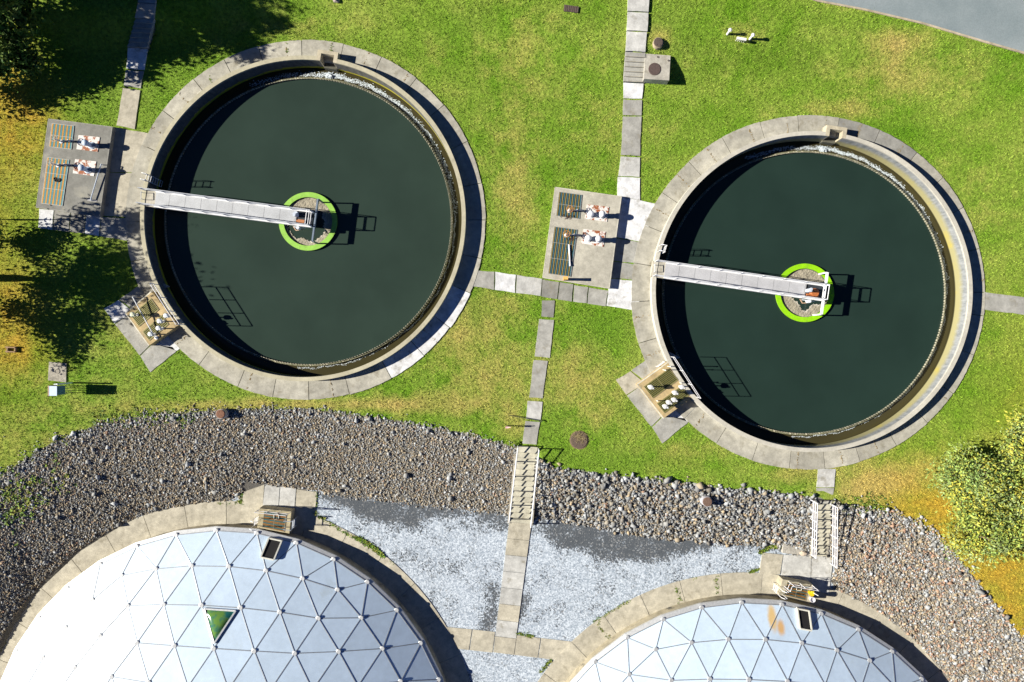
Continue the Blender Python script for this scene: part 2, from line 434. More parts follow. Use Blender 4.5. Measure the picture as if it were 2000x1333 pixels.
# ring walks round the tanks: slabs with weedy joints
def ringwalk(t, pale=(), dark=()):
    mb = MB(); r = random.Random(t['seed']); a = 0.0
    cuts = []
    while a < 360: cuts.append(a); a += r.uniform(11.5, 14.5)
    cuts[-1] = 360.0 if 360 - cuts[-1] < 6 else cuts[-1]
    if cuts[-1] != 360: cuts.append(360.0)
    for a0, a1 in zip(cuts[:-1], cuts[1:]):
        mid = (a0 + a1) / 2; c = COL['ring']
        if any(p0 < mid < p1 for p0, p1 in pale): c = COL['pale']
        if any(p0 < mid < p1 for p0, p1 in dark): c = COL['dark']
        mb.color(jit(c, .09))
        mb.ring(t['c'], t['rim'] - .02, t['ring'] + r.uniform(-.03, .03), -.3, .062 + r.uniform(-.006, .006), R(a0 + .1), R(a1 - .1), n=14, jag=.014)
    return struct(mb.build('path', CONC))
ringwalk(TANKS[0], pale=((304, 333),))
ringwalk(TANKS[1], dark=((48, 84),))

# ------------------------------------------------------------------ the pit: walks round the domes, stairs, gravel
for d, off in zip(DOMES, (4, 9)):
    mb = MB(); a = off
    while a < 360 + off - 1:
        w = 9.6
        mb.color(jit(COL['beige'], .07)); mb.ring(d['c'], d['r'] + .1, d['walk'], PIT - .2, WALK + rnd.uniform(-.004, .004), R(a + .06), R(a + w - .06), n=8); a += w
    struct(mb.build('path', CONC))
STW = [(1011, 871), (1050, 874), (1037, 1023), (994, 1019)]
stairs(STW, 14, 'stairs', zs=(-.02, PIT + .12))
STE = [(1592, 984), (1626, 984), (1621, 1090), (1585, 1086)]
stairs(STE, 13, 'stairs', zs=(-.02, PIT + .12))
ZW = PIT + .001
def pw(poly, c): return (poly, c)
mb = MB()
def lerp(a, b, t): return (a[0] + (b[0] - a[0]) * t, a[1] + (b[1] - a[1]) * t)
L0, R0_, L1, R1_ = (994, 1020), (1038, 1024), (963, 1274), (1004, 1279)
for i, c in zip(range(8), ('beige', 'beige', 'light', 'light', 'light', 'beige', 'light', 'beige')):
    a, b = i / 8, (i + 1) / 8
    slab(mb, [lerp(L0, L1, a), lerp(R0_, R1_, a), lerp(R0_, R1_, b), lerp(L0, L1, b)], COL[c], h=.065, z=ZW, wear=False)
struct(mb.build('path', CONC))
mb = MB()
slab(mb, [(868, 1224), (922, 1229), (916, 1270), (890, 1267)], COL['beige'], h=.045, z=ZW, wear=False); slab(mb, [(923, 1229), (967, 1234), (962, 1275), (917, 1270)], COL['beige'], h=.045, z=ZW, wear=False)
slab(mb, [(1008, 1240), (1056, 1246), (1050, 1285), (1003, 1279)], COL['beige'], h=.045, z=ZW, wear=False); slab(mb, [(1057, 1246), (1125, 1254), (1090, 1290), (1051, 1285)], COL['beige'], h=.045, z=ZW, wear=False)
struct(mb.build('path', CONC))
mb = MB()
for q, c in (([(478, 939), (517, 945), (511, 1030), (470, 1024)], 'beige'), ([(518, 946), (547, 950), (543, 1010), (512, 1004)], 'light'), ([(548, 950), (579, 954), (574, 1012), (544, 1010)], 'light'), ([(580, 955), (620, 961), (612, 1036), (575, 1030)], 'beige')):
    slab(mb, q, COL[c], h=.075, z=ZW, wear=False)
struct(mb.build('path', CONC))
mb = MB()
for q, c in (([(1488, 1079), (1529, 1083), (1523, 1122), (1482, 1120)], 'beige'), ([(1530, 1083), (1584, 1085), (1582, 1150), (1523, 1140)], 'light'), ([(1585, 1084), (1627, 1088), (1618, 1160), (1583, 1152)], 'light')):
    slab(mb, q, COL[c], h=.075, z=ZW, wear=False)
struct(mb.build('path', CONC))
path([([(1597, 916), (1632, 916), (1629, 952), (1594, 952)], 'light'), ([(1594, 953), (1629, 953), (1625, 984), (1591, 984)], 'grey')], h=.05)

STAIRS.append([tuple(P(x, y, PIT)[:2]) for x, y in ((1488, 1082), (1580, 1090), (1588, 1076), (1632, 1078), (1622, 1165), (1484, 1125))])
# floor of the pit, one level sheet of fine gravel that the rock slope rises out of
def grid_sheet(name, xs, ys, zf, mat, colf, keep=None):
    X, Y = np.meshgrid(xs, ys); Z = zf(X, Y)
    v = np.c_[X.ravel(), Y.ravel(), Z.ravel()]
    ny, nx = X.shape; i = np.arange(ny * nx).reshape(ny, nx)
    f = np.stack([i[:-1, :-1], i[:-1, 1:], i[1:, 1:], i[1:, :-1]], -1).reshape(-1, 4)
    if keep is not None:
        cx = v[f].mean(1); f = f[keep(cx[:, 0], cx[:, 1])]
    o = np_mesh(name, mat, v, f, colf(X.ravel(), Y.ravel()))
    return o
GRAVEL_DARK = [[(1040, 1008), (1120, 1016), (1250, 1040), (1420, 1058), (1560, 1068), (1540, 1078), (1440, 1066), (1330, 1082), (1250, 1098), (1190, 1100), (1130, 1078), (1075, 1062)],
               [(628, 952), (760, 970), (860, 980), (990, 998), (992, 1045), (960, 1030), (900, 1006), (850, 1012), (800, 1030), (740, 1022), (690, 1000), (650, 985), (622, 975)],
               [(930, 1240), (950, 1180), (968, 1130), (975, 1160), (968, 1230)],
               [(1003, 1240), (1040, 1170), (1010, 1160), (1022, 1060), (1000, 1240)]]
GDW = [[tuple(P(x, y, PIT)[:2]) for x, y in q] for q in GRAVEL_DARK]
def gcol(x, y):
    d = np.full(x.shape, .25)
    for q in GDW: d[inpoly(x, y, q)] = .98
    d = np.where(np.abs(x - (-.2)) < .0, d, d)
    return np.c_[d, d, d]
def blur_cols(xs, ys, fn, k=2):
    def g(x, y):
        c = fn(x, y).reshape(len(ys), len(xs), 3)
        for _ in range(k):
            p = np.pad(c, ((1, 1), (1, 1), (0, 0)), 'edge')
            c = (p[:-2, 1:-1] + p[2:, 1:-1] + p[1:-1, :-2] + p[1:-1, 2:] + 2 * p[1:-1, 1:-1]) / 6
        return c.reshape(-1, 3)
    return g
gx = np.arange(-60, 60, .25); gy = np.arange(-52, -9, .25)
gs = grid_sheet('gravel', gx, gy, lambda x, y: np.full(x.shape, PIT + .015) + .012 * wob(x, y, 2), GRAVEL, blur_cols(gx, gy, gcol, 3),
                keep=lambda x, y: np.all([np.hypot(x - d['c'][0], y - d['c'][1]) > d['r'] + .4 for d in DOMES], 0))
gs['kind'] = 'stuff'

# road at the top right
mb = MB()
edge = [(1540, -14), (1600, 3), (1690, 20), (1800, 46), (1900, 76), (2000, 105), (2120, 142), (2400, 240)]
far = [(2900, -60), (2500, -420), (1600, -420)]
pts = [G(x, y) for x, y in edge] + [G(x, y) for x, y in far]
mb.color((1, 1, 1))
n0 = len(edge)
zr = max(p[2] for p in pts[:n0]) + .0
top = [(p[0], p[1], zr + .035) for p in pts]
mb.prism(top, dz=.5)
struct(mb.build('road', ASPHALT))
COVER.append([(p[0], p[1]) for p in pts])
mb = MB(); mb.color(.42, .36, .27)
for a, b in zip(pts[:n0 - 1], pts[1:n0]): mb.bar((a[0], a[1], zr + .0), (b[0], b[1], zr + .0), .12, .08)
struct(mb.build('kerb', CONC))

# ------------------------------------------------------------------ lawn sheet
# what grows where: (x, y, rx, ry, amount) in photo pixels at lawn level
DRY = [(1735, 92, 55, 22, .55), (1740, 130, 60, 40, .35), (1180, 300, 90, 160, .22), (1000, 300, 50, 120, .30), (900, 640, 95, 60, .62), (960, 740, 90, 50, .55), (830, 790, 120, 22, .6),
       (1130, 730, 70, 70, .5), (1200, 800, 60, 50, .35), (1330, 890, 80, 30, .45), (1760, 930, 130, 40, .75), (1690, 960, 60, 30, .8), (620, 790, 260, 12, .6), (380, 800, 180, 16, .4), (560, 60, 120, 40, .25),
       (1650, 215, 60, 18, .45), (1700, 170, 120, 60, .2), (1850, 150, 100, 40, .25), (1010, 420, 40, 90, .42), (985, 590, 60, 30, .3), (230, 640, 70, 60, .28), (120, 800, 160, 80, .2), (1440, 75, 40, 25, .3),
       (1286, 84, 22, 18, .7), (1900, 420, 80, 120, .18), (1560, 925, 60, 24, .6), (1020, 100, 60, 100, .28), (1420, 830, 50, 25, .4), (1000, 830, 30, 40, .5), (880, 100, 60, 60, .15), (60, 880, 90, 40, .2), (1690, 15, 70, 18, .35)]
ORANGE = [(20, 210, 70, 110, .75), (70, 250, 60, 60, .35), (20, 620, 70, 90, .75), (30, 690, 60, 30, .5), (-60, 400, 120, 400, .5), (1800, 950, 110, 70, .35), (1850, 1010, 70, 60, .75), (1900, 1100, 90, 90, .85), (1990, 1180, 110, 140, .8), (2100, 1000, 140, 300, .7), (1780, 1000, 60, 30, .6), (1970, 1290, 90, 80, .6)]
LUSH = [(920, 540, 30, 60, .5), (1750, 262, 60, 20, .9), (980, 480, 60, 40, .3), (1180, 640, 60, 50, .7), (1080, 870, 40, 60, .5), (1230, 900, 120, 24, .6), (850, 790, 40, 14, .6), (1150, 330, 50, 60, .4), (770, 90, 80, 30, .3), (1950, 780, 80, 90, .4),
        (350, 700, 40, 20, .6), (1230, 800, 26, 40, .6), (1330, 840, 40, 20, .5), (1950, 130, 80, 40, .3), (1570, 930, 30, 12, .4), (930, 620, 16, 30, .6), (900, 55, 50, 40, .4), (1300, 60, 60, 60, .3), (150, 900, 80, 20, .5), (280, 60, 200, 200, .5), (200, 560, 90, 60, .5)]
def blobs(X, Y, L):
    px = 1000 + X * 30; py = 666.5 - Y * 30; s = np.zeros(np.shape(X))
    for x, y, rx, ry, a in L: s += a * np.exp(-((px - x) / rx) ** 2 - ((py - y) / ry) ** 2)
    return np.clip(s, 0, 1)
def cover(X, Y): return np.c_[blobs(X, Y, DRY), blobs(X, Y, ORANGE), blobs(X, Y, LUSH)]
def in_tanks(X, Y, m=0.0):
    r = np.zeros(np.shape(X), bool)
    for t in TANKS: r |= np.hypot(X - t['c'][0], Y - t['c'][1]) < t['ring'] + m
    return r
def in_domes(X, Y, m=0.0):
    r = np.zeros(np.shape(X), bool)
    for d in DOMES: r |= np.hypot(X - d['c'][0], Y - d['c'][1]) < d['walk'] + m
    return r
def rockmask(X, Y):
    t = rock_t(X, Y); return (t > .0 + .045 * wob(X, Y, 1.2) - .02)
xs = np.r_[-300, -180, -110, -80, -60, np.arange(-46, 46.01, .25), 60, 80, 110, 180, 300]
ys = np.r_[-300, -180, -110, -80, -62, np.arange(-50, 40.01, .25), 60, 80, 110, 180, 300]
def zsheet(X, Y):
    z = ground(X, Y)
    for q in STAIRS: z = np.where(inpoly(X, Y, q), z - .7, z)
    for t in TANKS: z = np.where(np.hypot(X - t['c'][0], Y - t['c'][1]) < t['ring'] - .45, z - 2.6, z)
    for d in DOMES: z = np.where(np.hypot(X - d['c'][0], Y - d['c'][1]) < d['walk'] - .3, np.minimum(z, PIT - .25), z)
    return z
lawn = grid_sheet('lawn', xs, ys, zsheet, LAWN, cover, keep=lambda x, y: ~np.any([np.hypot(x - t['c'][0], y - t['c'][1]) < t['ring'] - .9 for t in TANKS], 0))
lawn['kind'] = 'structure'
me = lawn.data
vv = np.empty(len(me.vertices) * 3, np.float32); me.vertices.foreach_get('co', vv); vv = vv.reshape(-1, 3)
soil = np.clip((rock_t(vv[:, 0], vv[:, 1]) + .01) / .05, 0, 1).astype(np.float32)
me.attributes.new('soil', 'FLOAT', 'POINT').data.foreach_set('value', soil)
me.polygons.foreach_set('use_smooth', [True] * len(me.polygons))

# grass: real blades, one mass nobody could count
def covered(X, Y):
    c = np.zeros(X.shape, bool)
    for q in COVER:
        a = np.array(q); k = (X > a[:, 0].min()) & (X < a[:, 0].max()) & (Y > a[:, 1].min()) & (Y < a[:, 1].max())
        if k.any(): c[k] |= inpoly(X[k], Y[k], q)
    return c
def grass(n):
    tx = rng.uniform(-36.5, 36.5, n); ty = rng.uniform(-25, 25, n)
    k = ~in_tanks(tx, ty, -.02) & ~in_domes(tx, ty) & ~covered(tx, ty)
    t = rock_t(tx, ty); k &= t < .015 + .06 * (rng.random(n) ** 3)
    tx, ty = tx[k], ty[k]
    m = 2; n = len(tx)
    bx = np.repeat(tx, m) + rng.normal(0, .05, n * m); by = np.repeat(ty, m) + rng.normal(0, .05, n * m)
    bz = ground(bx, by) - .01
    hh = np.repeat(rng.uniform(.04, .11, n), m) * rng.uniform(.7, 1.2, n * m); yaw = rng.uniform(0, 2 * np.pi, n * m); lean = rng.uniform(.3, 1.5, n * m) * hh
    w = rng.uniform(.014, .028, n * m)
    cx, sx = np.cos(yaw), np.sin(yaw)
    v = np.stack([np.c_[bx - sx * w, by + cx * w, bz], np.c_[bx + sx * w, by - cx * w, bz], np.c_[bx + cx * lean, by + sx * lean, bz + hh]], 1).reshape(-1, 3)
    f = np.arange(len(v)).reshape(-1, 3)
    cv = np.repeat(cover(bx, by), 3, 0)
    o = np_mesh('grass', BLADE, v, f, cv)
    tone = np.repeat(np.repeat(rng.uniform(.76, 1.36, n), m) * rng.uniform(.82, 1.24, n * m), 3).astype(np.float32)
    o.data.attributes.new('tone', 'FLOAT', 'POINT').data.foreach_set('value', tone)
    return stuff(o)
grass(330000)

# ------------------------------------------------------------------ loose stones on the slope
ph = (1 + 5 ** .5) / 2
IV = np.array([(-1, ph, 0), (1, ph, 0), (-1, -ph, 0), (1, -ph, 0), (0, -1, ph), (0, 1, ph), (0, -1, -ph), (0, 1, -ph), (ph, 0, -1), (ph, 0, 1), (-ph, 0, -1), (-ph, 0, 1)]) / 1.9
BV = np.array([(x, y, z) for z in (-1, 1) for y in (-1, 1) for x in (-1, 1)], float) * .72
BF = np.array([(0, 2, 3, 1), (4, 5, 7, 6), (0, 1, 5, 4), (1, 3, 7, 5), (3, 2, 6, 7), (2, 0, 4, 6)])
BF = np.concatenate([BF[:, [0, 1, 2]], BF[:, [0, 2, 3]]])
IF = np.array([(0, 11, 5), (0, 5, 1), (0, 1, 7), (0, 7, 10), (0, 10, 11), (1, 5, 9), (5, 11, 4), (11, 10, 2), (10, 7, 6), (7, 1, 8), (3, 9, 4), (3, 4, 2), (3, 2, 6), (3, 6, 8), (3, 8, 9), (4, 9, 5), (2, 4, 11), (6, 2, 10), (8, 6, 7), (9, 8, 1)])
def rotmats(n):
    q = rng.normal(size=(n, 4)); q /= np.linalg.norm(q, axis=1)[:, None]
    w, x, y, z = q.T
    return np.stack([np.stack([1 - 2 * (y * y + z * z), 2 * (x * y - z * w), 2 * (x * z + y * w)], -1), np.stack([2 * (x * y + z * w), 1 - 2 * (x * x + z * z), 2 * (y * z - x * w)], -1), np.stack([2 * (x * z - y * w), 2 * (y * z + x * w), 1 - 2 * (x * x + y * y)], -1)], 1)
PAL = np.array([(.36, .305, .225), (.29, .268, .228), (.275, .28, .28), (.36, .38, .40), (.47, .49, .51), (.20, .19, .175), (.42, .335, .225), (.36, .235, .17)])
def stones():
    n = 520000
    X = rng.uniform(-38, 42, n); Y = rng.uniform(-34, -3, n)
    t = rock_t(X, Y); px = 1000 + X * 30; py = 666.5 - Y * 30
    k = (t > .005 + .035 * wob(X, Y, 1.2) - .012 * rng.normal(size=n) ** 2) & (t < 1.02 + .05 * rng.random(n) ** 2) & ~in_domes(X, Y, -.02) & ~in_tanks(X, Y, .05) & ~covered(X, Y)
    k &= (t > .03) | (rng.random(n) < .45)
    east = np.clip((px - 1020) / 40, 0, 1) * np.clip((1640 - px) / 40, 0, 1)      # coarser stone between the two stairs
    far = np.clip((px - 1640) / 60, 0, 1)
    dens = .47 * (1 - east) * (1 - far) + .36 * far + .26 * east
    k &= rng.random(n) < dens * 2.2
    X, Y, east, far, px, t = X[k], Y[k], east[k], far[k], px[k], t[k]; n = len(X)
    size = .046 * (1 - east) * (1 - far) + .060 * far + .084 * east
    size = size * np.exp(rng.normal(0, .30, n))
    big = rng.random(n) < .007; size = np.where(big, np.clip(size * rng.uniform(1.8, 3.0, n), 0, .20), size)
    top = t < .10; size = np.where(top & (rng.random(n) < .25), size * 1.25, size)
    sc = size[:, None] * rng.uniform(.65, 1.35, (n, 3))
    v = BV[None] * rng.uniform(.35, 1.35, (n, 8, 3)) * sc[:, None, :]
    v = np.einsum('nij,nkj->nki', rotmats(n), v)
    z = ground(X, Y) + size * rng.uniform(-.15, .45, n)
    v += np.c_[X, Y, z][:, None, :]
    wgt = np.array([.24, .20, .16, .13, .06, .10, .08, .03])
    ci = rng.choice(8, n, p=wgt)
    ci = np.where(big | ((east > .5) & (rng.random(n) < .36)), rng.choice([2, 3, 4], n, p=[.5, .42, .08]), ci)
    ci = np.where((far > .5) & (rng.random(n) < .12), 7, ci)
    ci = np.where((top & (rng.random(n) < .4)), rng.choice([2, 3, 4], n, p=[.4, .4, .2]), ci)
    col = PAL[ci] * rng.uniform(.62, 1.18, (n, 1)) * (1 - .12 * east[:, None])
    f = (BF[None] + (np.arange(n) * 8)[:, None, None]).reshape(-1, 3)
    o = np_mesh('loose_stones', STONE, v.reshape(-1, 3), f, np.repeat(col, 8, 0))
    print('stones', n)
    return stuff(o)
stones()

# ------------------------------------------------------------------ settling tanks
ALGAE_AND_SHADE = [(-.50, -.36, (.42, .39, .03), (.50, .44, .03), (.075, .08, .078), (.15, .15, .14)), (-.26, .14, (.31, .29, .15), (.42, .35, .06), (.15, .165, .175), (.30, .315, .325))]  # first tank's wall tones are darkened to stand in for shade
WATERS = [(.0265, .0445, .0355), (.0165, .0335, .0275)]
TLAB = ['round open concrete settling tank partly under tree shadow, its wall thin and dark inside', 'round open concrete settling tank with a broad pale yellow stained inner wall in full sun']
NOTCH = R(81.4)
def foam(c, name, dense):
    n = 5200
    a = NOTCH - np.abs(rng.normal(0, 1, n)) * 0
    u = rng.random(n)
    ang = np.where(u < .86, NOTCH - rng.random(n) ** 1.35 * R(176), NOTCH + rng.random(n) ** 1.6 * R(32))
    along = np.clip(np.abs(ang - NOTCH) / R(176), 0, 1)
    mean = np.where(ang > NOTCH, .28 + .2 * np.clip((NOTCH - ang + .3) / .3, -1, 1) * 0, .34 - .20 * np.clip(along * 2.2, 0, 1)) + .035 * np.sin(ang * 23) + .03 * np.sin(ang * 61 + 1)
    sig = np.where(along < .45, .085, .03) * dense
    r = c[3] + .09 + np.clip(mean + rng.normal(0, 1, n) * sig, .01, .62)
    s = rng.uniform(.007, .022, n) * np.where(along < .5, 1.15, .8)
    keep = (along < .42) | (rng.random(n) < .65); r, ang, s = r[keep], ang[keep], s[keep]; n = len(r)
    # the splash under the outlet
    k = 170; ang = np.r_[ang, rng.normal(R(82.3), .010, k)]; r = np.r_[r, c[3] + .30 + rng.normal(0, .10, k)]; s = np.r_[s, rng.uniform(.02, .045, k)]; n = len(r)
    x = c[0] + r * np.cos(ang); y = c[1] + r * np.sin(ang); z = LAU + .005 + rng.uniform(0, .03, n); z[-k:] += rng.uniform(0, .14, k)
    m = 6; th = np.arange(m) * 2 * np.pi / m
    rr = s[:, None] * rng.uniform(.5, 1.4, (n, m))
    tw = rng.uniform(0, 6.28, n)[:, None]
    el = ang[:, None] + np.pi / 2
    lx = rr * np.cos(th + tw) * 1.6; ly = rr * np.sin(th + tw)
    vx = x[:, None] + lx * np.cos(el) - ly * np.sin(el); vy = y[:, None] + lx * np.sin(el) + ly * np.cos(el)
    rim = np.stack([vx, vy, np.repeat(z[:, None], m, 1)], -1); top = np.stack([x, y, z + s * .2], -1)[:, None]
    v = np.concatenate([rim, top], 1).reshape(-1, 3)
    f = (np.array([(i, (i + 1) % m, m) for i in range(m)])[None] + (np.arange(n) * 7)[:, None, None]).reshape(-1, 3)
    return stuff(np_mesh(name, FOAM, v, f, np.tile(np.array([[.60, .68, .74]]), (len(v), 1))))
FOAM = M('foam', .6, noises=((9, .12),))
ALG = M('algae_concrete', .8, noises=((3, .2), (14, .45)), stain=((.30, .33, .20), 9, .55, .66))
PLATE = M('weir_plate', .6, noises=((7, .3),))
for ti, t in enumerate(TANKS):
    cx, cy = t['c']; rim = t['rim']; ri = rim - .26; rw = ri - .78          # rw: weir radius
    TW = tankwall_mat((cx, cy, ri), ALGAE_AND_SHADE[ti])
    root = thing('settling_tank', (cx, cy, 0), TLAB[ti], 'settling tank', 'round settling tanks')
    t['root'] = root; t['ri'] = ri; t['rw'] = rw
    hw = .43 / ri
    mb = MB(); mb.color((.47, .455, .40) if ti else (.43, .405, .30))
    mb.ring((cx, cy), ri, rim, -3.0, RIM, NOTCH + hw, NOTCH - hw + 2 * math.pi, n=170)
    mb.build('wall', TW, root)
    # the outlet box that sticks out through the ring
    mb = MB(); mb.color(.44, .40, .30)
    er = np.array([math.cos(NOTCH), math.sin(NOTCH), 0]); et = np.array([-er[1], er[0], 0])
    def loc(u, v, z): p = np.array([cx, cy, 0]) + er * u + et * v; return (p[0], p[1], z)
    def wallbox(u0, u1, v0, v1, z0=-3.0, z1=RIM + .003):
        mb.prism([loc(u0, v0, z1), loc(u1, v0, z1), loc(u1, v1, z1), loc(u0, v1, z1)], z0=z0)
    wallbox(ri - .012, ri + .46, .42, .66); wallbox(ri - .012, ri + .46, -.66, -.42); wallbox(ri + .46, ri + .68, -.66, .66)
    mb.color(.10, .10, .08); wallbox(ri - .1, ri + .46, -.42, .42, z1=-.30)
    mb.build('outlet_box', CONC, root)
    # trough between the weir and the wall
    mb = MB(); mb.color(.16, .155, .10); mb.ring((cx, cy), rw + .02, rw + .12, -2.0, WAT + .05, n=170)
    mb.build('trough_wall', ALG, root)
    mb = MB(); nt_ = 330
    for k in range(nt_):
        a = 2 * math.pi * k / nt_; c_ = rnd.uniform(.22, .42); mb.color(c_, c_ * .96, c_ * .74)
        mb.box((cx + rw * math.cos(a), cy + rw * math.sin(a), WAT + .03), (.03, 2 * math.pi * rw / nt_ * .58, .22), rz=a)
        if rnd.random() < .5:
            mb.color(*((.50, .47, .36) if rnd.random() < .5 else (.16, .18, .09))); a += .006
            mb.box((cx + (rw + .06) * math.cos(a), cy + (rw + .06) * math.sin(a), WAT + .052), (.07, rnd.uniform(.03, .09), .03), rz=a)
    mb.build('weir', PLATE, root)
    # ladder fixed to the wall
    la = R(165.6 if ti == 0 else 164.4)
    er2 = np.array([math.cos(la), math.sin(la), 0]); et2 = np.array([-er2[1], er2[0], 0])
    def lp(u, v, z): p = np.array([cx, cy, 0]) + er2 * u + et2 * v; return (p[0], p[1], z)
    mb = MB(); mb.color(.72, .73, .74)
    for s_ in (-.2, .2):
        mb.tube([lp(ri + .18, s_, RIM), lp(ri + .18, s_, RIM + .62), lp(ri + .05, s_, RIM + .72), lp(ri - .14, s_, RIM + .72), lp(ri - .14, s_, -2.2)], .025, 6)
    for k in range(10): mb.bar(lp(ri - .14, -.2, RIM + .6 - k * .28), lp(ri - .14, .2, RIM + .6 - k * .28), .03, .03)
    lad = mb.build('ladder', METAL, root)
    # water: the still basin and the running trough
    mb = MB(); mb.color(1, 1, 1); mb.ring((cx, cy), 0.0, rw + .03, WAT - .3, WAT, n=170)
    struct(mb.build('water', water_mat('basin_water', WATERS[ti])))
    mb = MB(); mb.ring((cx, cy), rw + .1, ri + .02, LAU - .3, LAU, n=170)
    struct(mb.build('water', water_mat('trough_water', (.045, .040, .018))))
    foam((cx, cy, ri, rw), 'foam', .8 if ti else 1.0)

# ------------------------------------------------------------------ feedwell rings, scum, skimmers and bridges
SCUM = M('scum', .95, noises=((2.5, .18), (22, .35)), bump=(18, .6, .03))
HOLES = [[(335, 690), (335, 750), (365, 800), (400, 850), (440, 895), (480, 922), (520, 905), (560, 898), (600, 925), (650, 950), (700, 960), (745, 945), (800, 905), (850, 870), (890, 820), (900, 780), (870, 745), (900, 650), (860, 600), (860, 500), (760, 480), (640, 560), (480, 600)],
         [(385, 690), (420, 740), (460, 775), (510, 810), (545, 870), (570, 920), (610, 958), (650, 955), (690, 930), (730, 880), (745, 850), (780, 838), (830, 845), (880, 850), (940, 835), (1000, 800), (1060, 780), (1060, 620), (980, 560), (800, 700), (600, 700)]]
HS = [(7.8417, 520, 350), (8.886, 1500, 500)]
GREENS = [(.25, .50, .070), (.25, .57, .004)]
GL = ['pale lime green feedwell ring holding tan scum in the shadier tank', 'vivid yellow green feedwell ring holding tan scum in the darker water']
for ti, t in enumerate(TANKS):
    cx, cy = t['c']
    fr = thing('feedwell', (cx, cy, WAT), GL[ti], 'feedwell', 'green feedwell rings')
    mb = MB(); mb.color(GREENS[ti]); mb.ring((cx, cy), 1.60, 1.925, WAT + .10, WAT + .16, n=72); mb.build('ring', M('green_paint', .55, noises=((2.5, .12), (14, .10), (45, .10)), stain=((.16, .26, .04), 2.2, .55, .75)), fr)
    mb = MB(); mb.color(.05, .055, .05); mb.ring((cx, cy), 1.86, 1.90, WAT - .8, WAT + .098, n=72); mb.ring((cx, cy), 1.585, 1.615, WAT - .8, WAT + .098, n=72); mb.build('baffle', METAL, fr)
    sc, ox, oy = HS[ti]
    hole = [tuple(P(ox + x / sc, oy + y / sc, WAT)[:2]) for x, y in HOLES[ti]]
    g = np.arange(-1.58, 1.581, .025); gx_, gy_ = np.meshgrid(g, g); X = cx + gx_; Y = cy + gy_
    zz = WAT + .03 + .018 * wob(X * 3, Y * 3, 1.3) + .008 * rng.normal(size=X.shape)
    v = np.c_[X.ravel(), Y.ravel(), zz.ravel()]; ny, nx = X.shape; i = np.arange(ny * nx).reshape(ny, nx)
    f = np.stack([i[:-1, :-1], i[:-1, 1:], i[1:, 1:], i[1:, :-1]], -1).reshape(-1, 4)
    c_ = v[f].mean(1); wx = .03 * np.sin(c_[:, 1] * 31) + .02 * np.sin(c_[:, 1] * 67); wy = .03 * np.sin(c_[:, 0] * 29) + .02 * np.sin(c_[:, 0] * 71)
    f = f[(np.hypot(c_[:, 0] - cx, c_[:, 1] - cy) < 1.585) & ~inpoly(c_[:, 0] + wx, c_[:, 1] + wy, hole)]
    edge_d = np.full(len(v), 9.0)
    for q0, q1 in zip(hole, hole[1:] + hole[:1]):
        q0 = np.array(q0); q1 = np.array(q1); d = q1 - q0; tt = np.clip(((v[:, :2] - q0) @ d) / (d @ d), 0, 1); edge_d = np.minimum(edge_d, np.linalg.norm(v[:, :2] - q0 - tt[:, None] * d, axis=1))
    w_ = np.exp(-(edge_d / .10) ** 2)[:, None] * np.clip(.5 + wob(v[:, 0] * 4, v[:, 1] * 4)[:, None], 0, 1)
    stuff(np_mesh('scum', SCUM, v, f, (1 - w_) * np.array([(.30, .275, .215)]) + w_ * np.array([(.55, .52, .46)])))
BANG = [R(-7.4), R(-8.2)]
BL = ['grey walkway bridge ending in a dark gearbox with an orange motor', 'whiter walkway bridge ending in an open caged drive with a large orange gearbox']
